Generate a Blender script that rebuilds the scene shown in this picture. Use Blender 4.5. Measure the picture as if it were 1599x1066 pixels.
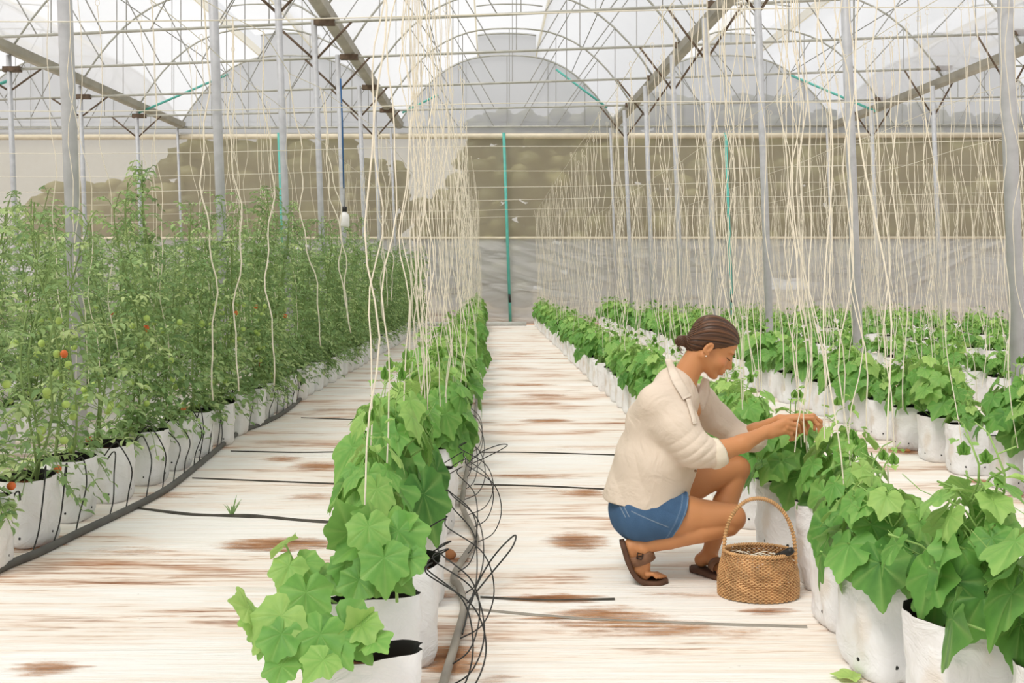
import bpy, math, random
import numpy as np
from mathutils import Vector, Matrix

for _o in list(bpy.data.objects):
    bpy.data.objects.remove(_o)
SC = bpy.context.scene
COL = SC.collection
R = math.radians

# ---------------------------------------------------------------- camera
F = 1500.0            # focal length in pixels of the 1599 px wide frame
EYE = 1.2             # camera height
HX, HY = 765.0, 440.0  # where the rows converge
cam_d = bpy.data.cameras.new('camera')
cam = bpy.data.objects.new('camera', cam_d)
COL.objects.link(cam)
cam.location = (0, 0, EYE)
cam.rotation_euler = (R(90), 0, 0)
cam_d.sensor_fit = 'HORIZONTAL'
cam_d.sensor_width = 36.0
cam_d.lens = F / 1599 * 36.0
cam_d.shift_x = (799.5 - HX) / 1599
cam_d.shift_y = -(533 - HY) / 1599
cam_d.clip_start = 0.05
cam_d.clip_end = 400
SC.camera = cam

# ---------------------------------------------------------------- light
W = bpy.data.worlds.new('overcast_sky')
SC.world = W
W.use_nodes = True
wn = W.node_tree
wn.nodes.clear()
wo = wn.nodes.new('ShaderNodeOutputWorld')
wb = wn.nodes.new('ShaderNodeBackground')
wb.inputs['Color'].default_value = (0.985, 0.985, 0.985, 1)
wb.inputs['Strength'].default_value = 0.84
wn.links.new(wb.outputs[0], wo.inputs['Surface'])
sun_d = bpy.data.lights.new('sun', 'SUN')
sun_d.energy = 3.3
sun_d.angle = R(22)
sun_d.color = (1.0, 0.95, 0.87)
sun = bpy.data.objects.new('sun', sun_d)
COL.objects.link(sun)
sun.rotation_euler = (R(24), R(-22), 0)
SC.view_settings.view_transform = 'Standard'
SC.view_settings.look = 'None'
SC.view_settings.exposure = 0.07
SC.view_settings.gamma = 1.0
SC.view_settings.use_curve_mapping = False
SC.cycles.max_bounces = 10
SC.cycles.diffuse_bounces = 4
SC.cycles.transparent_max_bounces = 24
SC.cycles.transmission_bounces = 4
SC.cycles.sample_clamp_indirect = 6.0
SC.cycles.use_denoising = True


# ---------------------------------------------------------------- helpers
def tag(o, label=None, cat=None, group=None, kind=None):
    if label: o['label'] = label
    if cat: o['category'] = cat
    if group: o['group'] = group
    if kind: o['kind'] = kind
    return o

def empty(name, loc=(0, 0, 0), rz=0.0):
    o = bpy.data.objects.new(name, None)
    o.empty_display_size = 0.1
    o.location = loc
    o.rotation_euler = (0, 0, rz)
    COL.objects.link(o)
    return o

def kids(o):
    return [c for c in o.children]

def copy_tree(o, parent=None):
    c = o.copy()
    COL.objects.link(c)
    if parent is not None:
        c.parent = parent
    for ch in kids(o):
        copy_tree(ch, c)
    return c

def wpt(px, py, Y):
    return Vector(((px - HX) / F * Y, Y, EYE - (py - HY) / F * Y))

class MB:
    """collects polygons (optionally with a colour per vertex) into one mesh"""
    def __init__(s):
        s.v = []; s.f = []; s.c = []
    def add(s, vs, fs, col=None):
        n = len(s.v)
        s.v += [tuple(p) for p in vs]
        s.f += [tuple(i + n for i in f) for f in fs]
        if col is None: s.c += [(0.5, 0, 0, 1)] * len(vs)
        elif isinstance(col, list): s.c += col
        else: s.c += [col] * len(vs)
    def box(s, a, b):
        x0, y0, z0 = a; x1, y1, z1 = b
        s.add([(x0,y0,z0),(x1,y0,z0),(x1,y1,z0),(x0,y1,z0),(x0,y0,z1),(x1,y0,z1),(x1,y1,z1),(x0,y1,z1)],
              [(0,3,2,1),(4,5,6,7),(0,1,5,4),(1,2,6,5),(2,3,7,6),(3,0,4,7)])
    def tube(s, pts, r, n=8, caps=True, r2=None, col=None, flat=1.0):
        pts = [Vector(p) for p in pts]
        m = len(pts); vs = []; fs = []
        up = Vector((0, 0, 1))
        t0 = (pts[1] - pts[0]).normalized()
        if abs(t0.dot(up)) > 0.9: up = Vector((1, 0, 0))
        nrm = (up - t0 * up.dot(t0)).normalized()
        for i, p in enumerate(pts):
            t = (pts[min(i + 1, m - 1)] - pts[max(i - 1, 0)])
            if t.length < 1e-9: t = t0.copy()
            t.normalize()
            nrm = nrm - t * nrm.dot(t)
            if nrm.length < 1e-6: nrm = t.orthogonal()
            nrm.normalize()
            b = t.cross(nrm)
            rr = r if r2 is None else r + (r2 - r) * i / (m - 1)
            if isinstance(r, (list, tuple)): rr = r[i]
            for k in range(n):
                a = 2 * math.pi * k / n
                vs.append(p + nrm * (math.cos(a) * rr * flat) + b * (math.sin(a) * rr))
        for i in range(m - 1):
            for k in range(n):
                k2 = (k + 1) % n
                fs.append((i*n+k, i*n+k2, (i+1)*n+k2, (i+1)*n+k))
        if caps:
            fs.append(tuple(range(n - 1, -1, -1)))
            fs.append(tuple((m-1)*n + k for k in range(n)))
        s.add(vs, fs, col)
    def mesh(s, name, smooth=True):
        me = bpy.data.meshes.new(name)
        me.from_pydata(s.v, [], s.f)
        if smooth:
            me.polygons.foreach_set('use_smooth', [True] * len(me.polygons))
        a = me.color_attributes.new('tone', 'FLOAT_COLOR', 'POINT')
        a.data.foreach_set('color', np.array(s.c, dtype=np.float32).ravel())
        me.update()
        return me
    def build(s, name, mat, parent=None, smooth=True):
        me = s.mesh(name, smooth)
        me.materials.append(mat)
        o = bpy.data.objects.new(name, me)
        COL.objects.link(o)
        if parent is not None: o.parent = parent
        return o

def obj_from(me, name, mat=None, parent=None):
    if mat is not None and not me.materials: me.materials.append(mat)
    o = bpy.data.objects.new(name, me)
    COL.objects.link(o)
    if parent is not None: o.parent = parent
    return o


# ---------------------------------------------------------------- materials
def srgb(r, g, b):
    f = lambda c: (c / 255 / 12.92) if c / 255 <= 0.04045 else ((c / 255 + 0.055) / 1.055) ** 2.4
    return (f(r), f(g), f(b), 1)

class NT:
    """tiny node-graph helper"""
    def __init__(s, name):
        s.m = bpy.data.materials.new(name); s.m.use_nodes = True
        s.t = s.m.node_tree; s.t.nodes.clear()
        s.out = s.t.nodes.new('ShaderNodeOutputMaterial')
    def n(s, typ, **kw):
        nd = s.t.nodes.new(typ)
        for k, v in kw.items():
            if k.startswith('_'): setattr(nd, k[1:], v)
            else: s.put(nd, k.replace('__', ' '), v)
        return nd
    def put(s, nd, key, v):
        sock = nd.inputs[int(key[1:])] if key[0] == 'i' and key[1:].isdigit() else nd.inputs[key]
        if hasattr(v, 'is_output') or isinstance(v, bpy.types.NodeSocket): s.t.links.new(v, sock)
        else: sock.default_value = v
    def coord(s, which='Object', scale=(1, 1, 1), loc=(0, 0, 0), rot=(0, 0, 0)):
        tc = s.t.nodes.new('ShaderNodeTexCoord')
        mp = s.t.nodes.new('ShaderNodeMapping')
        s.t.links.new(tc.outputs[which], mp.inputs[0])
        mp.inputs['Scale'].default_value = scale
        mp.inputs['Location'].default_value = loc
        mp.inputs['Rotation'].default_value = rot
        return mp.outputs[0]
    def noise(s, vec, scale, detail=3, rough=0.5, dist=0.0):
        return s.n('ShaderNodeTexNoise', Vector=vec, Scale=scale, Detail=detail, Roughness=rough, Distortion=dist).outputs['Fac']
    def ramp(s, fac, stops):
        r = s.t.nodes.new('ShaderNodeValToRGB')
        s.t.links.new(fac, r.inputs[0])
        e = r.color_ramp.elements
        while len(e) > 1: e.remove(e[-1])
        e[0].position = stops[0][0]; e[0].color = tuple(stops[0][1]) if len(stops[0][1]) == 4 else (*stops[0][1], 1)
        for p, c in stops[1:]:
            q = e.new(p); q.color = c
        return r.outputs[0]
    def mix(s, fac, a, b, mode='MIX'):
        m = s.t.nodes.new('ShaderNodeMix'); m.data_type = 'RGBA'; m.blend_type = mode
        for sock, v in ((m.inputs[0], fac), (m.inputs[6], a), (m.inputs[7], b)):
            if isinstance(v, bpy.types.NodeSocket): s.t.links.new(v, sock)
            else: sock.default_value = v
        return m.outputs[2]
    def math(s, op, a, b=0.0):
        m = s.t.nodes.new('ShaderNodeMath'); m.operation = op
        for sock, v in ((m.inputs[0], a), (m.inputs[1], b)):
            if isinstance(v, bpy.types.NodeSocket): s.t.links.new(v, sock)
            else: sock.default_value = v
        return m.outputs[0]
    def bump(s, h, strength=0.3, dist=0.01):
        b = s.n('ShaderNodeBump', Height=h, Strength=strength, Distance=dist)
        return b.outputs[0]
    def bsdf(s, color, rough=0.6, normal=None, metal=0.0, spec=0.5, **kw):
        p = s.t.nodes.new('ShaderNodeBsdfPrincipled')
        s.put(p, 'Base Color', color); s.put(p, 'Roughness', rough); s.put(p, 'Metallic', metal)
        s.put(p, 'Specular IOR Level', spec)
        if normal is not None: s.t.links.new(normal, p.inputs['Normal'])
        for k, v in kw.items(): s.put(p, k.replace('_', ' '), v)
        return p.outputs[0]
    def mixsh(s, fac, a, b):
        m = s.t.nodes.new('ShaderNodeMixShader')
        if isinstance(fac, bpy.types.NodeSocket): s.t.links.new(fac, m.inputs[0])
        else: m.inputs[0].default_value = fac
        s.t.links.new(a, m.inputs[1]); s.t.links.new(b, m.inputs[2])
        return m.outputs[0]
    def done(s, sh):
        s.t.links.new(sh, s.out.inputs['Surface'])
        return s.m

def m_simple(name, c, rough=0.6, var=0.12, scale=20, metal=0.0, bump=0.0, spec=0.4):
    g = NT(name)
    v = g.coord()
    nz = g.noise(v, scale, 4)
    c2 = tuple(x * (1 - var) for x in c[:3]) + (1,)
    c3 = tuple(min(1, x * (1 + var)) for x in c[:3]) + (1,)
    col = g.ramp(nz, [(0.3, c2), (0.7, c3)])
    nrm = g.bump(nz, bump, 0.01) if bump else None
    return g.done(g.bsdf(col, rough, nrm, metal, spec))

def m_film(name, col, transp, transl, rough=0.35, spec=0.3, bumps=None):
    """greenhouse film: part clear, part milky"""
    g = NT(name)
    v = g.coord('Object', (0.5, 0.9, 0.9))
    nz = g.noise(v, 1.2, 4)
    c = g.mix(nz, tuple(x * 0.93 for x in col[:3]) + (1,), tuple(min(1, x * 1.04) for x in col[:3]) + (1,))
    nrm = None
    if bumps:
        w = g.noise(g.coord('Object', bumps), 1.0, 3, 0.55, 0.6)
        nrm = g.bump(w, 0.9, 0.25)
    tr = g.n('ShaderNodeBsdfTransparent', Color=(1, 1, 1, 1)).outputs[0]
    tl = g.n('ShaderNodeBsdfTranslucent', Color=c).outputs[0]
    df = g.bsdf(c, rough, nrm, 0, spec)
    return g.done(g.mixsh(transp, g.mixsh(transl, df, tl), tr))

M = {}
M['roof'] = m_film('greenhouse_film', srgb(226, 228, 233), 0.52, 0.75)
M['gable'] = m_film('gable_film', srgb(226, 228, 233), 0.22, 0.6)
M['vent'] = m_film('vent_film', srgb(238, 232, 212), 0.3, 0.7)
M['steel'] = m_simple('galvanized_steel', srgb(190, 192, 196), 0.5, 0.10, 9, 0.1, 0.05)
M['chord'] = m_simple('weathered_steel', srgb(178, 178, 170), 0.5, 0.14, 6, 0.15)
M['gutter'] = m_simple('gutter_metal', srgb(172, 168, 158), 0.5, 0.16, 3, 0.2)
M['rust'] = m_simple('rusty_iron', srgb(104, 88, 74), 0.8, 0.3, 14)
M['rod'] = m_simple('thin_rod', srgb(158, 158, 154), 0.5, 0.1, 8, 0.2)
M['whiterod'] = m_simple('pale_rod', srgb(226, 226, 222), 0.5, 0.06, 8)
M['teal'] = m_simple('teal_paint', srgb(96, 184, 172), 0.5, 0.1, 6)
M['twine'] = m_simple('cream_twine', srgb(238, 230, 211), 0.8, 0.08, 30)
M['wire'] = m_simple('cream_wire', srgb(232, 227, 212), 0.6, 0.06, 10)
M['black'] = m_simple('black_plastic', srgb(38, 38, 36), 0.45, 0.15, 20)
M['pipe'] = m_simple('grey_pipe', srgb(92, 90, 86), 0.6, 0.2, 10)
M['palepipe'] = m_simple('dusty_pipe', srgb(150, 143, 132), 0.65, 0.18, 8)
M['whitepipe'] = m_simple('white_pvc', srgb(205, 205, 200), 0.5, 0.08, 6)
M['soil'] = m_simple('coco_soil', srgb(116, 70, 42), 0.95, 0.5, 60, 0, 0.8)
M['dirt'] = m_simple('orange_earth', srgb(186, 128, 84), 0.95, 0.3, 2.5)
M['outsoil'] = m_simple('dry_ground', srgb(140, 122, 88), 0.95, 0.25, 0.6)
M['trunk'] = m_simple('bark', srgb(96, 80, 60), 0.9, 0.3, 6)

# white weed mat with rusty stains
g = NT('white_weed_mat')
wr1 = g.noise(g.coord('Object', (0.55, 9, 1)), 2.2, 5, 0.6, 0.3)
wr2 = g.noise(g.coord('Object', (1.6, 34, 1)), 2.0, 4, 0.6, 0.2)
weave = g.noise(g.coord('Object', (90, 90, 1)), 3.0, 2)
base = g.ramp(wr1, [(0.25, srgb(222, 216, 206)), (0.40, srgb(242, 238, 231)), (0.8, srgb(248, 246, 242))])
st_a = g.noise(g.coord('Object', (0.50, 2.1, 1), (3.3, 1.7, 0)), 1.25, 5, 0.62, 0.5)
st_b = g.noise(g.coord('Object', (1.3, 22, 1), (0.4, 5.7, 0)), 1.6, 5, 0.7, 0.3)
st = g.math('ADD', g.math('MULTIPLY', st_a, 0.62), g.math('MULTIPLY', st_b, 0.38))
stm = g.ramp(st, [(0.54, (0, 0, 0, 1)), (0.59, (0.6, 0.6, 0.6, 1)), (0.64, (1, 1, 1, 1))])
rust = g.ramp(st_b, [(0.35, srgb(206, 160, 116)), (0.55, srgb(168, 108, 64)), (0.70, srgb(98, 62, 38))])
soft = g.ramp(st, [(0.44, (0, 0, 0, 1)), (0.56, (1, 1, 1, 1))])
c1 = g.mix(g.math('MULTIPLY', soft, 0.34), base, srgb(228, 188, 146))
c2 = g.mix(stm, c1, rust)
spk = g.noise(g.coord('Object', (5, 16, 1), (7, 2, 0)), 3.0, 4, 0.7)
spm = g.ramp(spk, [(0.68, (0, 0, 0, 1)), (0.74, (1, 1, 1, 1))])
c3 = g.mix(g.math('MULTIPLY', spm, 0.6), c2, srgb(120, 96, 74))
hgt = g.math('ADD', g.math('MULTIPLY', wr1, 1.0), g.math('ADD', g.math('MULTIPLY', wr2, 0.35), g.math('MULTIPLY', weave, 0.03)))
M['mat'] = g.done(g.bsdf(c3, 0.75, g.bump(hgt, 0.55, 0.03), 0, 0.2))

# shade net of the end wall
g = NT('shade_net')
v = g.coord('Object', (1, 1, 1))
bl = g.noise(v, 0.8, 4, 0.6)
fine = g.n('ShaderNodeTexWave', Vector=g.coord('Object', (1, 1, 30)), Scale=1.0, Distortion=0.4, _bands_direction='Z').outputs['Fac']
cc = g.mix(bl, srgb(196, 184, 156), srgb(222, 214, 192))
cc = g.mix(g.math('MULTIPLY', fine, 0.12), cc, srgb(120, 112, 92))
tr = g.n('ShaderNodeBsdfTransparent').outputs[0]
tl = g.n('ShaderNodeBsdfTranslucent', Color=cc).outputs[0]
M['net'] = g.done(g.mixsh(0.36, g.mixsh(0.45, g.bsdf(cc, 0.9, None, 0, 0.1), tl), tr))

# wrinkled clear sheet at the foot of the end wall
M['sheet'] = m_film('clear_sheet', srgb(226, 226, 224), 0.2, 0.4, 0.28, 0.9, (0.5, 0.5, 1.6))
M['roll'] = m_simple('rolled_cream_film', srgb(222, 212, 190), 0.7, 0.1, 3)

# grow bag: white woven plastic, soft creases
g = NT('white_grow_bag')
oi = g.n('ShaderNodeObjectInfo').outputs['Random']
v = g.coord('Object', (1, 1, 1))
cr = g.n('ShaderNodeTexNoise', Vector=v, Scale=9, Detail=4, Roughness=0.6, Distortion=1.2).outputs['Fac']
dust = g.noise(g.coord('Object', (1, 1, 0.6), (2, 3, 4)), 5, 4)
cb = g.ramp(dust, [(0.35, srgb(240, 240, 242)), (0.62, srgb(232, 231, 230)), (0.78, srgb(214, 200, 182))])
M['bag'] = g.done(g.bsdf(cb, 0.5, g.bump(cr, 0.5, 0.03), 0, 0.35))

def m_leaf(name, dark, mid, light, vein, transl=0.3):
    g = NT(name)
    at = g.n('ShaderNodeAttribute', _attribute_name='tone')
    sep = g.n('ShaderNodeSeparateColor', Color=at.outputs['Color'])
    tone = sep.outputs[0]; vn = sep.outputs[1]
    rnd = g.n('ShaderNodeObjectInfo').outputs['Random']
    t2 = g.math('ADD', tone, g.math('MULTIPLY', g.math('SUBTRACT', rnd, 0.5), 0.14))
    nz = g.noise(g.coord('Object'), 45, 3)
    t3 = g.math('ADD', t2, g.math('MULTIPLY', g.math('SUBTRACT', nz, 0.5), 0.25))
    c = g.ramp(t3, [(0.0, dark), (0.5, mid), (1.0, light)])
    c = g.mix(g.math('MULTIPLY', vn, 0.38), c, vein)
    nrm = g.bump(g.math('ADD', nz, g.math('MULTIPLY', vn, 0.8)), 0.35, 0.006)
    d = g.bsdf(c, 0.5, nrm, 0, 0.35)
    tl = g.n('ShaderNodeBsdfTranslucent', Color=g.mix(0.5, c, light)).outputs[0]
    return g.done(g.mixsh(transl, d, tl))

M['cuke'] = m_leaf('cucumber_leaf', srgb(46, 108, 42), srgb(114, 171, 80), srgb(184, 214, 122), srgb(174, 206, 120), 0.3)  # dark end deepened to paint in shade among the lower leaves
M['cstem'] = m_simple('green_stem', srgb(150, 186, 104), 0.6, 0.12, 30)
M['tomleaf'] = m_leaf('tomato_leaf', srgb(84, 120, 70), srgb(138, 172, 110), srgb(204, 222, 156), srgb(140, 170, 100), 0.3)
M['tomstem'] = m_simple('tomato_stem', srgb(126, 150, 88), 0.7, 0.15, 20)
M['tomato'] = m_simple('orange_tomato', srgb(222, 110, 52), 0.35, 0.1, 10)
M['greentom'] = m_simple('green_tomato', srgb(178, 204, 108), 0.4, 0.1, 10)
M['treeleaf'] = m_leaf('tree_foliage', srgb(64, 72, 44), srgb(104, 106, 68), srgb(152, 150, 106), srgb(120, 120, 80), 0.2)
M['foldblack'] = m_simple('dark_mat_edge', srgb(70, 66, 58), 0.8, 0.35, 12)

# ---------------------------------------------------------------- the setting
YW = 27.3                                  # the end wall
TY = [0.6, 3.6, 6.6, 9.95, 13.1, 15.84, 18.4, 21.3, 24.35, 27.3]   # pole and truss lines
GXF = [-14.94, -8.76, -2.58, 3.55, 9.78, 15.95]   # gutter lines at the end wall
GH = 5.62                                  # gutter height
LEAN = 0.037                               # posts and strings lean a little
def gx(i, y): return GXF[i] * (1 + 0.005 * (YW - y))

fl = MB()
nx, ny = 60, 90
rr = random.Random(5)
vs = []; fs = []
for j in range(ny + 1):
    y = -3 + (YW - 0.25 + 3) * (j / ny)
    for i in range(nx + 1):
        x = -16 + 33 * i / nx
        vs.append((x, y, 0.0))
for j in range(ny):
    for i in range(nx):
        a = j * (nx + 1) + i
        fs.append((a, a + 1, a + nx + 2, a + nx + 1))
fl.add(vs, fs)
tag(fl.build('floor', M['mat']), kind='structure')
g_ = MB(); g_.box((-120, -60, -0.30), (120, 160, -0.03))
tag(g_.build('ground_outside', M['outsoil']), kind='structure')
g_ = MB(); g_.box((-16, YW - 0.25, -0.02), (17, YW + 0.9, 0.015))
tag(g_.build('trim_1', M['dirt']), kind='structure')

# roof film: arch per bay with a raised ridge vent
def arch(u): return 1.93 * (1 - abs(u) ** 2.7)
UV = 0.27
def bay_pts(b, y, n=20, u0=-1.0, u1=1.0, dz=0.0):
    xa, xb = gx(b, y), gx(b + 1, y)
    c, h = (xa + xb) / 2, (xb - xa) / 2
    return [(c + h * u, y, GH + 0.12 + arch(u) + dz) for u in np.linspace(u0, u1, n)]
rf = MB()
for b in range(5):
    ys = np.linspace(-4, YW, 24)
    for (u0, u1, dz) in ((-1, -UV, 0), (UV, 1, 0), (-UV - 0.05, UV + 0.05, 0.62)):
        n = 10
        vs = []; fs = []
        for y in ys: vs += bay_pts(b, y, n, u0, u1, dz)
        for j in range(len(ys) - 1):
            for i in range(n - 1):
                a = j * n + i
                fs.append((a, a + 1, a + n + 1, a + n))
        rf.add(vs, fs)
tag(rf.build('ceiling', M['roof']), kind='structure')
vf = MB()
for b in range(5):
    for u in (-UV, UV):
        a = bay_pts(b, -4, 2, u, u + 0.001); c = bay_pts(b, YW, 2, u, u + 0.001)
        p, q = Vector(a[0]), Vector(c[0])
        vf.add([p, q, q + Vector((0, 0, 0.2)), p + Vector((0, 0, 0.2))], [(0, 1, 2, 3)])
tag(vf.build('trim_2', M['vent']), kind='structure')

# end wall: clear sheet, shade net, gable film
def wall_grid(name, mat, x0, x1, z0, z1, y, nx, nz, disp=None):
    b = MB(); vs = []; fs = []
    for j in range(nz + 1):
        for i in range(nx + 1):
            x = x0 + (x1 - x0) * i / nx; z = z0 + (z1 - z0) * j / nz
            d = disp(x, z) if disp else 0
            vs.append((x, y - d, z))
    for j in range(nz):
        for i in range(nx):
            a = j * (nx + 1) + i
            fs.append((a, a + 1, a + nx + 2, a + nx + 1))
    b.add(vs, fs)
    o = b.build(name, mat)
    return tag(o, kind='structure')
def swags(x, z):
    d = 0.0
    h = 2.42 - z
    for (cx, s) in ((-1.2, -0.42), (2.2, -0.35), (6.0, -0.62), (-5, 0.4), (10.5, -0.6), (13, .5)):
        for k in range(4):
            t = (x - cx) * s - (z - 1.6) + k * 0.33
            e = math.exp(-((x - cx) / 2.2) ** 2)
            d += 0.05 * e * math.exp(-(t / 0.05) ** 2)
    return d + 0.015 * math.sin(x * 2.1 + z) + 0.01 * math.sin(z * 9 + x * 1.3)
wall_grid('wall_back', M['sheet'], -15.4, 16.5, 0.0, 2.44, YW, 420, 70, swags)
wall_grid('wall_back_net', M['net'], -15.4, 16.5, 2.44, 5.45, YW + 0.02, 40, 8)
gb = MB()
gb.add([(-15.4, YW, 5.4), (16.5, YW, 5.4), (16.5, YW, 5.75), (-15.4, YW, 5.75)], [(0, 1, 2, 3)])
for b in range(5):
    pts = bay_pts(b, YW, 25)
    for i in range(24):
        p, q = pts[i], pts[i + 1]
        gb.add([(p[0], YW, 5.74), (q[0], YW, 5.74), q, p], [(0, 1, 2, 3)])
    pts = bay_pts(b, YW, 9, -UV, UV, 0.62); pt0 = bay_pts(b, YW, 9, -UV, UV, 0)
    for i in range(8):
        gb.add([pt0[i], pt0[i + 1], pts[i + 1], pts[i]], [(0, 1, 2, 3)])
tag(gb.build('wall_gable', M['gable']), kind='structure')
for nm, x in (('wall_left', -15.45), ('wall_right', 16.55)):
    b = MB(); b.add([(x, -4, 0), (x, YW, 0), (x, YW, 5.8), (x, -4, 5.8)], [(0, 1, 2, 3)])
    tag(b.build(nm, M['gable']), kind='structure')
b = MB()
b.tube([(-15.4, YW - 0.05, 5.30), (16.5, YW - 0.05, 5.37)], 0.075, 8)
tag(b.build('trim_3', M['roll']), kind='structure')
b = MB(); b.tube([(-15.4, YW - 0.04, 2.44), (16.5, YW - 0.04, 2.46)], 0.035, 6)
tag(b.build('trim_4', M['roll']), kind='structure')
b = MB(); b.tube([(-15.4, YW - 0.03, 5.60), (16.5, YW - 0.03, 5.60)], 0.02, 6)
tag(b.build('trim_5', M['chord']), kind='structure')
b = MB(); b.tube([(-2.35, 26.2, 0.06), (1.0, 26.3, 0.06)], 0.055, 10)
tag(b.build('water_pipe', M['whitepipe']), 'pale plastic pipe lying across the aisles at the foot of the end wall', 'pipe')

ORD = ['first', 'second', 'third', 'fourth', 'fifth', 'sixth', 'seventh', 'eighth', 'ninth', 'tenth', 'eleventh', 'twelfth',
       'thirteenth', 'fourteenth', 'fifteenth', 'sixteenth', 'seventeenth', 'eighteenth', 'nineteenth', 'twentieth']

# gutters
GN = ['at the far left side of the house', 'between the two tomato bays on the left', 'above the posts of the tomato row',
      'above the posts behind the crouching person', 'over the far right rows', 'at the far right side of the house']
for i in range(6):
    b = MB()
    pr = [(-0.13, 0.10), (-0.10, -0.03), (-0.05, -0.07), (0.05, -0.07), (0.10, -0.03), (0.13, 0.10), (0.10, 0.09), (0.06, -0.03), (-0.06, -0.03), (-0.10, 0.09)]
    vs = []
    ys = np.linspace(-3.5, YW - 0.02, 12)
    for y in ys: vs += [(gx(i, y) + p, y, GH + q) for p, q in pr]
    n = len(pr); fs = []
    for j in range(len(ys) - 1):
        for k in range(n):
            fs.append((j*n+k, j*n+(k+1) % n, (j+1)*n+(k+1) % n, (j+1)*n+k))
    b.add(vs, fs)
    o = b.build('roof_gutter', M['gutter'], smooth=False)
    tag(o, 'weathered metal rain gutter running lengthwise ' + GN[i], 'gutter')

# trusses
TILT = {3.6: 0.05, 6.6: 0.04, 9.95: 0.035, 13.1: 0.04, 15.84: 0.045, 18.4: 0.036, 21.3: 0.033, 24.35: 0.022, 27.3: 0.004}
def chord_z(x, y):
    return 5.60 + TILT.get(y, 0.0) * x
for ti, y in enumerate(TY[1:]):
    wall = (y == YW)
    root = empty('roof_truss', (0, y, 0))
    where = 'against the end wall' if wall else (ORD[len(TY) - 2 - ti - 1] + ' one before the end wall')
    tag(root, 'grey roof truss with thin web rods, ' + where, 'truss')
    yy = -0.05 if wall else 0.0
    b = MB()
    b.tube([(-15.2, yy, chord_z(-15.2, y)), (16.2, yy, chord_z(16.2, y))], 0.026, 6)
    b.build('bottom_chord', M['chord'], root)
    for bay in range(5):
        pts = [Vector(p) - Vector((0, y - yy, 0.05)) for p in bay_pts(bay, y, 22)]
        b = MB(); b.tube(pts, 0.022, 6); b.build('arch_hoop', M['chord'], root)
        xa, xb = gx(bay, y), gx(bay + 1, y); c, h = (xa + xb) / 2, (xb - xa) / 2
        def top(u): return GH + 0.07 + arch(u)
        pts = [Vector(p) - Vector((0, y - yy, 0.05)) for p in bay_pts(bay, y, 8, -UV, UV, 0.62)]
        b = MB(); b.tube(pts, 0.018, 6); b.build('vent_hoop', M['chord'], root)
        for u0, u1 in ((-0.72, -0.72), (-0.38, -0.38), (0, 0), (0.38, 0.38), (0.72, 0.72), (-0.72, -0.45), (-0.45, -0.12), (0.72, 0.45), (0.45, 0.12)):
            b = MB(); b.tube([(c + h*u0, yy, top(u0)), (c + h*u1, yy, chord_z(c + h*u1, y))], 0.009 if u0 == u1 else 0.012, 5, False)
            b.build('web_rod', M['rod'], root)
    for i in range(6):
        if wall: continue
        x = gx(i, y)
        b = MB(); b.box((x - 0.17, -0.05, chord_z(x, y) - 0.05), (x + 0.17, 0.05, chord_z(x, y) + 0.05))
        b.build('bracket', M['rust'], root, False)

# intermediate hoops between trusses
for k in range(2, 6):
    y = (TY[k] + TY[k + 1]) / 2
    for bay in range(1, 4):
        pts = [Vector(p) - Vector((0, 0, 0.04)) for p in bay_pts(bay, y, 20)]
        b = MB(); b.tube([p - Vector((0, y, 0)) for p in pts], 0.010, 5, False)
        o = b.build('roof_hoop', M['rod']); o.location = (0, y, 0)
        nm = {1: 'over the tomato bay', 2: 'over the middle bay', 3: 'over the right-hand bay'}[bay]
        tag(o, 'thin grey roof hoop %s, %s one before the end wall' % (nm, ORD[len(TY) - 2 - k]), 'roof hoop')
# lengthwise purlins
for bay in range(1, 4):
    for u, nm in ((-0.6, 'on its left slope'), (-UV, 'at the left edge of its ridge vent'), (UV, 'at the right edge of its ridge vent'), (0.6, 'on its right slope')):
        b = MB()
        pts = [Vector(bay_pts(bay, y, 2, u, u + .001)[0]) - Vector((0, 0, 0.03)) for y in np.linspace(-2, YW - 0.1, 8)]
        b.tube(pts, 0.02 if abs(u) < .5 else 0.012, 5)
        bn = {1: 'tomato bay', 2: 'middle bay', 3: 'right-hand bay'}[bay]
        tag(b.build('roof_purlin', M['vent' if abs(u) < .5 else 'rod']), 'long thin roof purlin of the %s, %s' % (bn, nm), 'purlin')

# posts with rusty knee braces
PX = {2: {6.6: -2.85, 9.95: -2.76, 13.1: -2.75, 15.84: -2.745, 18.4: -2.76, 21.3: -2.74, 24.35: -2.76, 27.3: -2.64},
      3: {6.6: 3.61, 9.95: 3.79, 13.1: 3.79, 15.84: 3.7, 18.4: 3.65, 21.3: 3.6, 24.35: 3.57, 27.3: 3.56}}
PN = {1: 'far left post line', 2: 'line beside the tomato row', 3: 'line behind the crouching person', 4: 'far right post line'}
for i in (1, 2, 3, 4):
    for k, y in enumerate(TY[2:]):
        x = PX[i][y] if i in PX else gx(i, y) * 0.99
        if i == 1 and y < 13 or i == 4 and y < 13: continue
        xe = lambda z: x - LEAN * (z - EYE)      # x measured at eye height
        y = y - 0.16 if y == YW else y
        root = empty('steel_post', (xe(0), y, 0))
        tag(root, 'galvanized steel post, %s before the end wall in the %s' % (ORD[len(TY) - 3 - k], PN[i]) if y < YW - .5 else
            'thin steel post at the end wall in the %s' % PN[i], 'post')
        X = lambda z: xe(z) - xe(0)
        zt = GH - 0.08
        b = MB(); b.tube([(0, 0, 0), (X(zt), 0, zt)], 0.049 if y < YW - .5 else 0.035, 16)
        b.build('post_tube', M['steel'], root)
        if y < YW - .5:
            for s in (-1, 1):
                b = MB(); b.tube([(X(4.9), 0, 4.85), (X(5.5) + s * 0.62, 0, chord_z(x + s * .6, y) - 0.02)], 0.02, 6)
                b.build('knee_brace', M['rust'], root)
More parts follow.
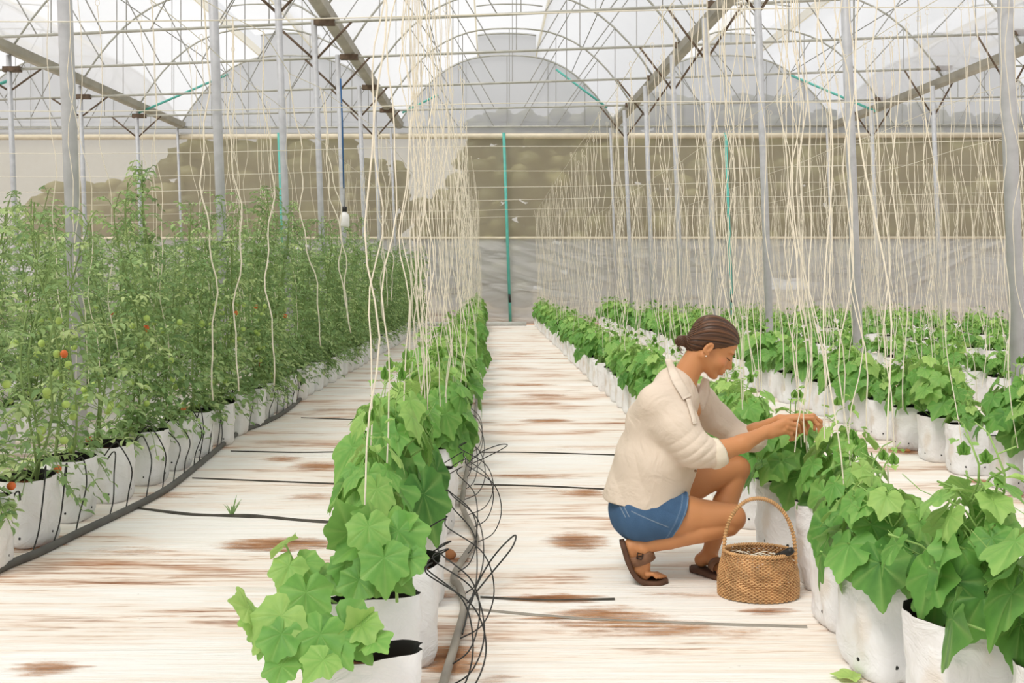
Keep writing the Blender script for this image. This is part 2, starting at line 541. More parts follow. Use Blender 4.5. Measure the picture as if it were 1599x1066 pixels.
# teal middle posts of the end wall
for x, y0, nm in ((0.42, 0.0, 'in the middle bay, above the aisle'), (6.7, 0, 'in the bay behind the crouching person'), (-5.95, 0, 'behind the tomato rows')):
    root = empty('teal_post', (x + 0.16, YW - 0.12, 0))
    tag(root, 'thin teal painted post standing at the end wall ' + nm, 'post')
    b = MB(); b.tube([(0, 0, 0), (-0.19, 0, 5.42)], 0.042, 10)
    b.build('post_tube', M['teal'], root)
    b = MB(); b.tube([(-0.01, -0.03, 0.62), (-0.035, -0.03, 0.85)], 0.035, 8)
    b.build('tie', M['black'], root)
def teal_brace(p, q, nm):
    c = (p + q) / 2
    b = MB(); b.tube([p - c, q - c], 0.03, 8)
    o = b.build('teal_strut', M['teal']); o.location = c
    tag(o, 'slanting teal painted strut under the roof ' + nm, 'strut')
teal_brace(wpt(205, 181, 24.4), wpt(356, 116, 25.2), 'above the tomato rows')
teal_brace(wpt(1236, 118, 26.2), wpt(1368, 174, 24.4), 'above the far right rows')
teal_brace(wpt(628, 176, 26.9), wpt(684, 148, 26.9), 'on the left of the end arch')
teal_brace(wpt(868, 108, 27.1), wpt(948, 168, 26.9), 'on the right of the end arch')
teal_brace(wpt(-30, 142, 18.6), wpt(18, 124, 18.9), 'at the far left of the house')

# cross wires that carry the strings
for k, y in enumerate(TY[2:]):
    for dz in ((0.0,) if k % 2 else (0.0, -0.03)):
        pass
    b = MB()
    pts = [(x, 0, 3.02 + 0.012 * x + 0.02 * math.sin(x * .8 + k)) for x in np.linspace(-14.9, 15.9, 24)]
    b.tube(pts, 0.0045, 4, False)
    o = b.build('cross_wire', M['wire']); o.location = (0, y - 0.06, 0)
    tag(o, 'cream wire strung across the house at the %s post line before the end wall' % ORD[max(len(TY) - 3 - k, 0)] if y < YW else 'cream support wire strung across in front of the end wall', 'wire')
from mathutils import noise as mn

# ---------------------------------------------------------------- trees beyond the end wall
def make_tree_mesh(seed, h, w):
    rn = random.Random(seed)
    b = MB()
    for k in range(330):
        a = rn.uniform(0, 6.283); rad = w * rn.random() ** 0.6
        z = h * (0.06 + 0.86 * rn.random() ** 0.9)
        rr = w * 0.20 * rn.uniform(0.5, 1.25)
        sh = math.sqrt(max(0.08, 1 - ((z / h - 0.55) / 0.5) ** 2))
        cx, cy = math.cos(a) * rad * sh, math.sin(a) * rad * sh
        n1, n2 = 6, 4
        vs = [(cx, cy, z - rr * 0.7)]
        for j in range(1, n2):
            ph = -math.pi / 2 + math.pi * j / n2
            for i in range(n1):
                th = 2 * math.pi * i / n1
                q = rr * rn.uniform(0.75, 1.2)
                vs.append((cx + math.cos(th) * math.cos(ph) * q, cy + math.sin(th) * math.cos(ph) * q, z + math.sin(ph) * q * 0.7))
        vs.append((cx, cy, z + rr * 0.7))
        fs = []
        for i in range(n1): fs.append((0, 1 + (i + 1) % n1, 1 + i))
        for j in range(n2 - 2):
            for i in range(n1):
                p = 1 + j * n1
                fs.append((p + i, p + (i + 1) % n1, p + n1 + (i + 1) % n1, p + n1 + i))
        p = 1 + (n2 - 2) * n1
        for i in range(n1): fs.append((p + i, p + (i + 1) % n1, len(vs) - 1))
        b.add(vs, fs, (rn.uniform(0.2, 0.9), 0, 0, 1))
    return b
TREES = [(-12.5, 35, 5.2, 2.0), (-9.3, 34, 6.4, 2.4), (-6.6, 36, 6.8, 2.5), (-4.4, 35, 6.0, 1.6), (-1.3, 39, 5.3, 1.9),
         (0.6, 34, 7.6, 2.0), (3.4, 35, 7.8, 2.4), (6.3, 33.5, 8.0, 2.3), (9.0, 35, 8.2, 2.6), (12.2, 34, 7.6, 2.3), (15.2, 35, 8.0, 2.6), (18.5, 36, 7.6, 2.6), (-16, 38, 5.4, 2.2)]
for i, (x, y, h, w) in enumerate(TREES):
    root = empty('tree', (x, y, 0))
    tag(root, 'blurry olive tree beyond the shade net, %s from the left' % ORD[sorted(t[0] / t[1] for t in TREES).index(x / y)], 'tree', None)
    make_tree_mesh(50 + i, h, w).build('crown', M['treeleaf'], root)
    b = MB(); b.tube([(0, 0, 0), (0.1, 0, h * 0.3), (0, 0, h * 0.6)], 0.16, 8, r2=0.08); b.build('trunk', M['trunk'], root)

# ---------------------------------------------------------------- grow bags
def bag_mesh(seed, r=0.142, h=0.31):
    rn = random.Random(seed)
    b = MB(); n, m = 44, 22
    vs = []; off = Vector((rn.uniform(0, 50), rn.uniform(0, 50), 0))
    tilt = rn.uniform(-0.012, 0.012); tilt2 = rn.uniform(-0.012, 0.012)
    for j in range(m + 1):
        t = j / m
        for i in range(n):
            a = 2 * math.pi * i / n
            c, s = math.cos(a), math.sin(a)
            e = 2.0 + 1.6 * (1 - t) + 0.5 * t
            e += 0.6
            q = (abs(c) ** e + abs(s) ** e) ** (-1 / e) * 0.97
            rr = r * q * (0.93 + 0.07 * t)
            if t < 0.12: rr *= 0.86 + 0.14 * math.sqrt(t / 0.12)
            rr *= 1 + 0.006 * math.sin(math.pi * t)
            p = Vector((c * 1.6, s * 1.6, t * 2.2)) + off
            w = mn.noise(p * 1.1) * 0.011 - abs(mn.noise(Vector((p.x, p.y, p.z * 0.6)) * 1.9 + Vector((4, 4, 4)))) * 0.020 + 0.006
            hz = math.exp(-((t - 0.80) / 0.05) ** 2) * 0.008 * mn.noise(Vector((c, s, 7)) * 1.2 + off)
            rr += w - 0.004 + hz
            z = t * h
            if j == m: z += 0.006 * mn.noise(Vector((c * 2, s * 2, 3)) + off)
            z += (tilt * c + tilt2 * s) * t
            sq = 1 - 0.10 * (1 - t) - 0.30 * t ** 2
            vs.append((c * rr * (1 + 0.05 * t * t), s * rr * sq, z))
    fs = []
    for j in range(m):
        for i in range(n):
            fs.append((j*n+i, j*n+(i+1) % n, (j+1)*n+(i+1) % n, (j+1)*n+i))
    fs.append(tuple(range(n - 1, -1, -1)))
    b.add(vs, fs)
    rim = vs[m * n:]
    li = MB(); lv = []; lf = []
    lv += [(x * 0.995, y * 0.995, z + 0.001) for x, y, z in rim]
    lv += [(x * 0.95, y * 0.95, z) for x, y, z in vs[(m - 1) * n:m * n]]
    lv += [(x * 0.93, y * 0.93, z) for x, y, z in vs[(m - 5) * n:(m - 4) * n]]
    for j in range(2):
        for i in range(n): lf.append((j*n+i, (j+1)*n+i, (j+1)*n+(i+1) % n, j*n+(i+1) % n))
    li.add(lv, lf)
    so = MB(); sv = [(0, 0, h * 0.90)]; 
    for k in (0.5, 0.96):
        for i in range(n):
            x, y, z = vs[(m - 3) * n + i]
            sv.append((x * 0.945 * k, y * 0.945 * k, h * (0.885 if k < .9 else 0.865) + 0.006 * mn.noise(Vector((x, y, k)) * 30 + off)))
    sf = [(0, 1 + i, 1 + (i + 1) % n) for i in range(n)]
    for i in range(n): sf.append((1 + i, 1 + n + i, 1 + n + (i + 1) % n, 1 + (i + 1) % n))
    so.add(sv, sf)
    holes = []
    for a in (-1.95, -1.15, -2.8, 0.2):
        i = int(round(a / (2 * math.pi) * n)) % n
        j = 4
        p = Vector(vs[j * n + i]); d = Vector((p.x, p.y, 0)).normalized()
        hb = MB(); hb.tube([p - d * 0.004, p + d * 0.0012], 0.0058, 10)
        holes.append(hb)
    return b, li, so, holes
BAGS = []
for k in range(5):
    b, li, so, holes = bag_mesh(11 + k)
    BAGS.append((b.mesh('grow_bag'), li.mesh('liner'), so.mesh('soil'), [h.mesh('drain_hole') for h in holes]))
    for me, mt in zip((BAGS[-1][0], BAGS[-1][1], BAGS[-1][2]), ('bag', 'black', 'soil')): me.materials.append(M[mt])
    for me in BAGS[-1][3]: me.materials.append(M['black'])
def put_bag(root, k, holes=True, rz=0.0, sc=1.0, sy=1.0):
    bm_, li, so, ho = BAGS[k % 5]
    o = obj_from(bm_, 'grow_bag', None, root); o.rotation_euler = (0, 0, rz); o.scale = (sc, sc * sy, sc)
    for me, nm in ((li, 'black_liner'), (so, 'soil')):
        q = obj_from(me, nm, None, root); q.rotation_euler = (0, 0, rz); q.scale = (sc, sc * sy, sc)
    if holes:
        for me in ho: obj_from(me, 'drain_hole', None, o)
    return o

# ---------------------------------------------------------------- cucumber leaves and plants
def frame_from(d, up=Vector((0, 0, 1))):
    d = d.normalized()
    s = d.cross(up)
    if s.length < 1e-4: s = Vector((1, 0, 0))
    s.normalize(); u = s.cross(d).normalized()
    return s, d, u
LOBES = [(0, 1.20), (8, 1.02), (20, 0.86), (34, 0.80), (52, 0.94), (62, 0.82), (80, 0.70), (104, 0.80), (118, 0.68), (150, 0.60), (166, 0.46), (176, 0.20)]
LANG = [0, 5, 10, 16, 22, 29, 36, 44, 52, 59, 66, 80, 92, 104, 116, 128, 140, 150, 158, 166, 176]
def lobe_r(deg):
    deg = abs(deg)
    for (a0, r0), (a1, r1) in zip(LOBES, LOBES[1:]):
        if deg <= a1:
            t = (deg - a0) / (a1 - a0)
            return r0 + (r1 - r0) * t
    return LOBES[-1][1]
def cuke_leaf(b, base, d, size, up, tone, rn, droop=0.25, fold=0.25, rings=4, na=29):
    """leaf blade whose heart-shaped base sits at BASE and whose tip points along D"""
    s, f, u = frame_from(d, up)
    vs = []; cols = []; fs = []
    R_ = size * 0.60
    if na > 20: angs = [-q for q in LANG[:0:-1]] + LANG
    else: angs = [-q for q in LANG[::-1][:-1:2]] + LANG[::-1][::2][::-1]
    angs = sorted(set(angs)); na = len(angs)
    wav = rn.uniform(0, 6)
    for j in range(rings + 1):
        t = (j / rings)
        for i, a in enumerate(angs):
            rr = lobe_r(a) * R_ * t
            if j == rings: rr *= 1 + (0.02 if i % 2 else -0.02)
            x = math.sin(R(a)) * rr * 0.98; y = math.cos(R(a)) * rr
            q = math.hypot(x, y) / R_
            z = fold * abs(x) - droop * (max(0, y / R_) ** 2) * R_ * 0.9 - droop * 0.7 * (abs(x) / R_) ** 2 * R_ * 1.6
            z += 0.045 * R_ * math.sin(R(a) * 5 + wav) * t * t
            z += 0.07 * R_ * abs(math.sin(R(a) * 180 / 52 / 2 * 1.0 * math.pi / math.pi * 1.0)) * t * (1 - 0.3 * t)
            z += 0.05 * R_ * math.sin(x / R_ * 4.1 + wav * 2) * math.cos(y / R_ * 3.3 + wav)
            vs.append(base + s * x + f * y + u * z)
            vein = max(0.0, 1 - abs(((abs(a) + 1e-3) % 52) - (0 if (abs(a) % 52) < 26 else 52)) / 7.0) * (1 - 0.35 * t)
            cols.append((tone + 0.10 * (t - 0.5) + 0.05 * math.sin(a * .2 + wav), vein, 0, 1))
    for j in range(rings):
        for i in range(na - 1):
            p = j * na + i
            if j == 0: fs.append((p, p + na, p + na + 1))
            else: fs.append((p, p + na, p + na + 1, p + 1))
    b.add(vs, fs, cols)
def cuke_plant(seed, h=0.55, nl=17, spread=0.22, big=0.17, tips=2, lean=(0, 0)):
    """returns (foliage MB, stem MB): vine rising from the soil of a bag"""
    rn = random.Random(seed)
    fo, st = MB(), MB()
    nst = 2 if nl > 12 else 1
    for sidx in range(nst):
        a0 = rn.uniform(0, 6.28)
        path = []
        hh = h * rn.uniform(0.85, 1.05)
        for k in range(9):
            t = k / 8
            path.append(Vector((math.cos(a0) * 0.05 + lean[0] * t + 0.02 * math.sin(t * 7 + a0), math.sin(a0) * 0.04 + lean[1] * t + 0.02 * math.cos(t * 6 + a0), 0.27 + hh * t)))
        st.tube(path, 0.0055, 6, False, r2=0.003)
        n = nl // nst
        for i in range(n):
            t = (i + 0.6) / n
            k = min(int(t * 8), 7); p = path[k].lerp(path[k + 1], t * 8 - k)
            az = a0 + i * 2.4 + rn.uniform(-0.4, 0.4)
            L = spread * (1.0 - 0.5 * t) * rn.uniform(0.45, 1.1)
            out = Vector((math.cos(az), math.sin(az), 0))
            end = p + out * L + Vector((0, 0, 0.07 + rn.uniform(-0.02, 0.03)))
            midp = (p + end) / 2 + Vector((0, 0, 0.02))
            st.tube([p, midp, end], 0.0028, 4, False)
            size = big * (1.12 - 0.5 * t ** 1.5) * rn.uniform(0.75, 1.15)
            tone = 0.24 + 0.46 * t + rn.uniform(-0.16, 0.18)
            side = Vector((-out.y, out.x, 0))
            d = out * rn.uniform(0.25, 0.8) + side * rn.uniform(-.45, .45) + Vector((0, 0, -rn.uniform(0.5, 1.1) * (1.15 - 0.55 * t)))
            up = out * rn.uniform(0.5, 1.1) + side * rn.uniform(-.4, .4) + Vector((0, 0, 0.75))
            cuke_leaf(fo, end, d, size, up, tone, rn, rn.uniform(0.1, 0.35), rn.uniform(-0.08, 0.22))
        # growing tip: a bare stem with small folded leaves and a bud
        if sidx < tips:
            tp = path[-1]
            tip = [tp + Vector((0.02 * math.sin(k), 0.015 * math.cos(k * 1.3), 0.045 * k)) for k in range(5)]
            st.tube(tip, 0.0034, 5, False, r2=0.002)
            for k in range(1, 5):
                az = a0 + k * 2.2
                out = Vector((math.cos(az), math.sin(az), 0))
                e = tip[k] + out * 0.04 + Vector((0, 0, 0.02))
                st.tube([tip[k], e], 0.0018, 4, False)
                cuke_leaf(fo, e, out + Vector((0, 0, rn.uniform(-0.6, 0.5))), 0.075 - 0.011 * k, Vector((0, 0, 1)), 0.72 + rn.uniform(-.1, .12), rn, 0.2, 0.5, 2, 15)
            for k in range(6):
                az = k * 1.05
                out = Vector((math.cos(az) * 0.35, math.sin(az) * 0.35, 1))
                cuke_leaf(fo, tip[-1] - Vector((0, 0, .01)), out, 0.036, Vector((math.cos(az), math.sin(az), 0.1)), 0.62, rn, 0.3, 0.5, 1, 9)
            # curling tendrils
            for k in range(3):
                az = rn.uniform(0, 6.28); p = path[-1 - 2 * k]
                out = Vector((math.cos(az), math.sin(az), 0.3))
                st.tube([p + out * 0.028 * i + Vector((0.01 * math.cos(i * 1.9), 0, 0.022 * math.sin(i * 1.4))) for i in range(6)], 0.0013, 3, False)
    return fo, st
CUKE = []
for k in range(7):
    f_, s_ = cuke_plant(100 + k, h=0.24 + 0.02 * (k % 4), nl=[34, 30, 36, 32, 34, 30, 36][k], spread=0.17, big=0.165)
    CUKE.append((f_.mesh('foliage'), s_.mesh('vine_stem')))
for k in range(3):     # smaller plants of the far rows
    f_, s_ = cuke_plant(130 + k, h=0.17 + 0.02 * k, nl=20, spread=0.14, big=0.14)
    CUKE.append((f_.mesh('foliage'), s_.mesh('vine_stem')))
for f_, s_ in CUKE: f_.materials.append(M['cuke']); s_.materials.append(M['cstem'])

def put_cuke(x, y, k, label, group, big=True, holes=True, rz=None, sc=1.0, rn=random, custom=None, plant_sc=1.0, thin=1.0, dx=0.0):
    root = empty('potted_cucumber_plant', (x, y, 0))
    tag(root, label, 'plant', group)
    put_bag(root, k, holes, rn.uniform(-0.2, 0.2) if not custom else 0.22, sc, 0.62 if custom else 1.0)
    fm, sm = custom if custom else CUKE[k % 7 if big else 7 + k % 3]
    a = rn.uniform(0, 6.28) if rz is None else rz
    for me, nm in ((fm, 'foliage'), (sm, 'vine_stem')):
        o = obj_from(me, nm, None, root); o.rotation_euler = (0, 0, a)
        q = rn.uniform(0.9, 1.1) * plant_sc if custom is None else 1.0
        o.scale = (q * thin, q * thin, q); o.location = (dx, 0, 0.27 * (1 - q))
    return root

rn = random.Random(77)
# special leaf layouts for the two plants at the front of the middle row
def layout(leaves, stems, seed):
    r2 = random.Random(seed); fo, st = MB(), MB()
    for (p, d, size, up, tone) in leaves:
        cuke_leaf(fo, Vector(p), Vector(d), size, Vector(up), tone, r2, 0.22, 0.16)
    for s_ in stems: st.tube(s_, 0.0045, 6, False, r2=0.003)
    a, c = fo.mesh('foliage'), st.mesh('vine_stem')
    a.materials.append(M['cuke']); c.materials.append(M['cstem'])
    return a, c
def L(px, py, Y, o): return wpt(px, py, Y) - Vector(o)
def img_plant(o, Y, items, vines, seed):
    """items: (base px, base py, tip px, tip py, depth offset, size scale, tone)"""
    lv = []
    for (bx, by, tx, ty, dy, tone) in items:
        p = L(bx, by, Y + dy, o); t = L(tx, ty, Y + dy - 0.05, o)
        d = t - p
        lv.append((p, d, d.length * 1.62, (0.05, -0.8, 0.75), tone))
    st = [[L(px, py, Y + dy, o) for px, py, dy in v] for v in vines]
    return layout(lv, st, seed)

ROWS = {'centre': [], 'woman': []}
C1 = (-0.305, 2.30); C2 = (-0.335, 2.72)
p1 = img_plant((C1[0], C1[1], 0), 2.25, [
    (386, 950, 366, 936, -.02, .85), (402, 962, 392, 992, 0, .75), (440, 962, 398, 1010, -.03, .8), (420, 985, 405, 1020, .02, .6),
    (452, 1012, 492, 1030, 0, .45), (440, 990, 420, 1035, -.06, .5), (440, 1040, 428, 1072, -.1, .45), (470, 1000, 446, 980, .05, .5), (476, 996, 500, 985, .05, .42),
    (500, 990, 478, 1052, -.05, .55), (535, 975, 575, 1025, 0, .42), (520, 1000, 545, 1035, -.05, .5), (505, 1030, 478, 1058, -.12, .68),
    (560, 985, 552, 958, 0, .85), (565, 975, 580, 1002, -.02, .75), (585, 1000, 600, 1012, -.05, .55), (520, 985, 503, 1012, .03, .5), (548, 985, 530, 1015, .03, .38)],
    [[(530, 1045, 0), (480, 1010, 0), (430, 990, 0), (400, 958, 0), (386, 940, 0)], [(535, 1045, 0), (560, 1000, 0), (566, 960, 0)]], 3)
p2 = img_plant((C2[0], C2[1], 0), 2.66, [
    (443, 852, 442, 838, 0, .9), (452, 884, 436, 920, -.05, .68), (470, 880, 492, 905, 0, .55), (478, 925, 476, 985, -.1, .45), (495, 905, 528, 920, 0, .4), (478, 975, 480, 1000, -.1, .35),
    (560, 905, 548, 945, -.1, .35), (600, 870, 602, 925, -.12, .5), (560, 850, 525, 870, 0, .5), (545, 830, 532, 790, 0, .4), (585, 820, 560, 800, 0, .55), (575, 822, 578, 868, -.08, .6),
    (610, 850, 650, 860, -.05, .45), (622, 830, 660, 870, -.05, .42), (612, 838, 640, 808, 0, .5), (640, 870, 628, 905, -.1, .38), (540, 880, 530, 912, 0, .4), (590, 880, 640, 915, -.05, .3), (570, 895, 540, 905, .1, .3)],
    [[(530, 945, 0), (490, 920, 0), (462, 884, 0), (446, 850, 0)], [(570, 940, 0), (580, 870, 0), (590, 800, 0)], [(620, 940, 0), (618, 880, 0), (612, 830, 0)]], 4)
for me in (*p1, *p2): pass
put_cuke(C1[0], C1[1], 0, 'white grow bag nearest the camera, its small cucumber plant sprawling sideways over the floor', None, custom=p1, rz=0, rn=rn)
put_cuke(C2[0], C2[1], 1, 'white bag with open black rim and large-leaved cucumber plant, second in the middle row', None, custom=p2, rz=0, rn=rn)

ys = [3.07, 3.62, 4.05, 4.6, 5.15, 5.6, 6.05]
while ys[-1] < 26: ys.append(ys[-1] + 0.46 + rn.uniform(-.03, .05))
for i, y in enumerate(ys):
    x = -0.31 + rn.uniform(-0.02, 0.02) - 0.012 * min(y - 3, 1.5)
    lab = ('leafy cucumber plant in a white bag, %s from the front in the middle row' % ORD[i + 2]) if i < 10 else \
          'cucumber plant in a white bag in the distant part of the middle row'
    put_cuke(x, y, i * 3 + 2, lab, 'middle row cucumber plants', True, i < 8, rn=rn, plant_sc=(1.0, 1.3, 1.35, 1.4)[i] if i < 4 else 1.25, thin=(.68, .68, .72, .8, .85)[i] if i < 5 else .95, dx=(-.09, -.08, -.07, -.04)[i] if i < 4 else 0.0)

# the row the person tends
wy = [2.18, 2.56, 2.97, 3.36, 3.80, 4.28]
wx = [1.36, 1.27, 1.24, 1.28, 1.36, 1.34]
while wy[-1] < 26: wy.append(wy[-1] + 0.45 + rn.uniform(-.03, .05)); wx.append(1.33 + rn.uniform(-.02, .02))
wl = ['cucumber plant in the lower right corner, its bag out of the frame',
      'big-leaved cucumber plant in a half-hidden white bag, second from the front in the tended row',
      'large crumpled white grow bag with two black holes and a bushy cucumber plant above it',
      'cucumber plant in the white bag just right of the wicker basket',
      'cucumber plant under the hands of the crouching person, its bag behind the basket',
      'cucumber plant in the white bag seen between the basket handle and the knee']
for i, (x, y) in enumerate(zip(wx, wy)):
    lab = wl[i] if i < 6 else ('cucumber plant in a white bag, %s from the front of the tended row' % ORD[i]) if i < 16 else \
        'cucumber plant in a white bag in the distant part of the tended row'
    put_cuke(x, y, i * 2 + 1, lab, 'tended row cucumber plants', True, i < 8, rn=rn, plant_sc=(1.1, 1.1, 1.05, .95, .9)[i] if i < 5 else 1.0, sc=1.05 if i < 6 else 1, thin=.82 if i in (3, 4) else 1.0, dx=.03 if i in (3, 4) else 0.0)

# rows further right
RN = ['first row past the tended one', 'second row past the tended one', 'third row past the tended one', 'fourth row past the tended one', 'fifth row past the tended one']
for r_, (rx, y0) in enumerate([(3.04, 4.7), (4.86, 7.6), (6.65, 10.3), (8.4, 13.4), (10.1, 16.5)]):
    y = y0; i = 0
    while y < 26:
        lab = ('cucumber plant in white bag, %s from front in the %s' % (ORD[i], RN[r_])) if i < (10, 8, 5, 3, 3)[r_] else \
              'cucumber plant in a white bag, far part of the %s' % RN[r_]
        x = rx + rn.uniform(-.03, .03)
        put_cuke(x, y, i * 2 + r_, lab, 'cucumber plants in the ' + RN[r_], False if r_ else i % 3 != 0, i < 7 and r_ < 2, rn=rn, plant_sc=1.0 if r_ else (1.15 if i % 3 else 0.9))
        y += 0.45 + rn.uniform(-.03, .04) + (0.05 * r_); i += 1

# ---------------------------------------------------------------- tomato plants
def leaflet(b, p, d, up, l, w, tone):
    s, f, u = frame_from(d, up)
    fd = 0.35
    vs = [p, p + f*l*.35 + s*w + u*fd*w, p + f*l*.75 + s*w*.7 + u*fd*w*.5, p + f*l - u*l*.18, p + f*l*.75 - s*w*.7 + u*fd*w*.5, p + f*l*.35 - s*w + u*fd*w, p + f*l*.5]
    b.add(vs, [(0, 6, 1), (1, 6, 2), (2, 6, 3), (3, 6, 4), (4, 6, 5), (5, 6, 0)], (tone, 0, 0, 1))
def tomato_plant(seed, h=1.75, n=60, leaf=0.05):
    rn = random.Random(seed); fo, st, fr = MB(), MB(), []
    stems = []
    for q in range(3):
        a = rn.uniform(0, 6.28); path = []
        hh = h * rn.uniform(0.72, 1.05)
        for k in range(13):
            t = k / 12
            path.append(Vector((0.03 * math.cos(a) + 0.13 * t * math.cos(a + 0.6) + 0.035 * math.sin(7 * t + a) - 0.03 * t,
                                0.03 * math.sin(a) + 0.13 * t * math.sin(a + 0.6) + 0.035 * math.cos(6 * t + a), 0.26 + hh * t)))
        st.tube(path, 0.0065, 5, False, r2=0.003)
        stems.append(path)
    for i in range(n):
        path = stems[i % 3]
        t = rn.random() ** 1.25
        k = min(int(t * 12), 11); p = path[k].lerp(path[k + 1], t * 12 - k)
        az = rn.uniform(0, 6.28)
        out = Vector((math.cos(az), math.sin(az), 0))
        Lb = rn.uniform(0.14, 0.27) * (1 - 0.45 * t)
        dz = rn.uniform(-0.10, 0.07) - (0.12 * (1 - t) if t < .35 else 0)
        pts = [p + out * Lb * s_ + Vector((0, 0, 0.07 * math.sin(s_ * 2.2) + dz * s_ * s_)) for s_ in (0, .35, .7, 1.0)]
        st.tube(pts, 0.0022, 3, False)
        tone = rn.choice([0.15, 0.35, 0.45, 0.55, 0.6, 0.85]) + rn.uniform(-.1, .1)
        side = out.cross(Vector((0, 0, 1)))
        for j, s_ in enumerate((0.3, 0.3, 0.58, 0.58, 0.82, 0.82, 1.0)):
            m = s_ * 3; kk = min(int(m), 2)
            bp = pts[kk].lerp(pts[kk + 1], m - kk)
            d = out if s_ == 1.0 else (side if j % 2 else -side) + out * 0.5
            d = d + Vector((rn.uniform(-.3, .3), rn.uniform(-.3, .3), rn.uniform(-.9, .2)))
            l = leaf * rn.uniform(0.75, 1.3) * (1.0 - 0.35 * t)
            leaflet(fo, bp, d, Vector((rn.uniform(-.5, .5), rn.uniform(-.5, .5), 1)), l, l * 0.27, tone + rn.uniform(-.08, .08))
    for i in range(12):
        t = rn.uniform(0.1, 0.6); path = stems[i % 3]; k = int(t * 12); az = rn.uniform(0, 6.28)
        fr.append(path[k] + Vector((math.cos(az) * 0.08, math.sin(az) * 0.08, -0.03)))
    return fo, st, fr
def ball(b, c, r):
    n1, n2 = 8, 6; vs = [c + Vector((0, 0, -r))]
    for j in range(1, n2):
        ph = -math.pi / 2 + math.pi * j / n2
        for i in range(n1):
            th = 2 * math.pi * i / n1
            vs.append(c + Vector((math.cos(th) * math.cos(ph), math.sin(th) * math.cos(ph), math.sin(ph))) * r)
    vs.append(c + Vector((0, 0, r))); fs = [(0, 1 + (i + 1) % n1, 1 + i) for i in range(n1)]
    for j in range(n2 - 2):
        for i in range(n1):
            p = 1 + j * n1; fs.append((p + i, p + (i + 1) % n1, p + n1 + (i + 1) % n1, p + n1 + i))
    p = 1 + (n2 - 2) * n1
    for i in range(n1): fs.append((p + i, p + (i + 1) % n1, len(vs) - 1))
    b.add(vs, fs)
TOM = []
for k in range(8):
    f_, s_, fr = tomato_plant(300 + k, h=1.62 if k < 6 else 1.3, n=150 if k < 6 else 62, leaf=0.056)
    fm, sm = f_.mesh('foliage'), s_.mesh('vine_stem')
    fm.materials.append(M['tomleaf']); sm.materials.append(M['tomstem'])
    fruits = []
    for j, p in enumerate(fr):
        b = MB(); ball(b, p, 0.019); me = b.mesh('tomato_fruit')
        me.materials.append(M['tomato'] if (j == 0) else M['greentom']); fruits.append(me)
    TOM.append((fm, sm, fruits))
def put_tom(x, y, k, label, group, fruit, rn, holes):
    root = empty('potted_tomato_plant', (x, y, 0))
    tag(root, label, 'plant', group)
    put_bag(root, k + 1, holes, rn.uniform(-.25, .25))
    fm, sm, fr = TOM[k % 6 if k < 6 or k > 7 or y > 6 else k]; a = rn.uniform(0, 6.28); q = rn.uniform(0.92, 1.1)
    for me, nm in [(fm, 'foliage'), (sm, 'vine_stem')] + ([(m_, 'tomato_fruit') for m_ in fr] if fruit else []):
        o = obj_from(me, nm, None, root); o.rotation_euler = (0, 0, a); o.scale = (1, 1, q); o.location.z = 0.27 * (1 - q)
TRN = ['tomato row along the aisle', 'second tomato row from the aisle', 'third tomato row from the aisle', 'fourth tomato row from the aisle']
for r_, (rx, y0) in enumerate([(-2.06, 3.66), (-3.55, 4.9), (-5.1, 7.6), (-6.7, 10)]):
    y = 3.98 if r_ == 0 else y0; i = 0
    while y < 26:
        if i < 11 and r_ == 0: lab = 'tomato vine in white bag, %s from front in the %s' % (ORD[i], TRN[r_])
        elif i < 5: lab = 'tomato vine in white bag, %s from front in the %s' % (ORD[i], TRN[r_])
        else: lab = 'tomato vine in white bag, far part of the ' + TRN[r_]
        x = rx + rn.uniform(-.02, .02) + (0.016 * max(0, min(y - 6, 12)) - 0.075 * max(0, min(1, 1.6 - abs(y - 4.2))) if r_ == 0 else 0)
        put_tom(x, y, i + 2 * r_ if not (r_ == 0 and i in (1, 2, 3)) else 6 + i % 2, lab, 'tomato vines in the ' + TRN[r_], y < 9 and r_ < 2, rn, i < 8 and r_ == 0)
        y += 0.44 + rn.uniform(-.02, .03) + 0.06 * r_; i += 1

# ---------------------------------------------------------------- hanging twine
def twine_mesh(seed, h, r=0.0023, amp=0.02):
    rn = random.Random(seed); pts = []
    ph = [rn.uniform(0, 6.28) for _ in range(4)]; dx = rn.uniform(-.06, .06)
    N = 22
    for k in range(N + 1):
        t = k / N; z = h * (1 - t)
        w = min(1, 4 * t) 
        pts.append((w * amp * (math.sin(t * 15 + ph[0]) + 0.5 * math.sin(t * 31 + ph[1])) + dx * t - LEAN * (z - h) * 1.0, w * amp * math.sin(t * 13 + ph[2]), z))
    b = MB(); b.tube(pts, r, 4, False)
    # loop knot at the top
    b.tube([(math.sin(a) * 0.014, 0, h + 0.02 + math.cos(a) * 0.022) for a in np.linspace(0, 6.28, 8)], r * 0.8, 4, False)
    me = b.mesh('twine'); me.materials.append(M['twine'])
    return me
TW = [twine_mesh(k, 2.55) for k in range(9)]           # short: ends 0.45 above ground
TWL = [twine_mesh(40 + k, 2.9, 0.0036, 0.03) for k in range(4)]
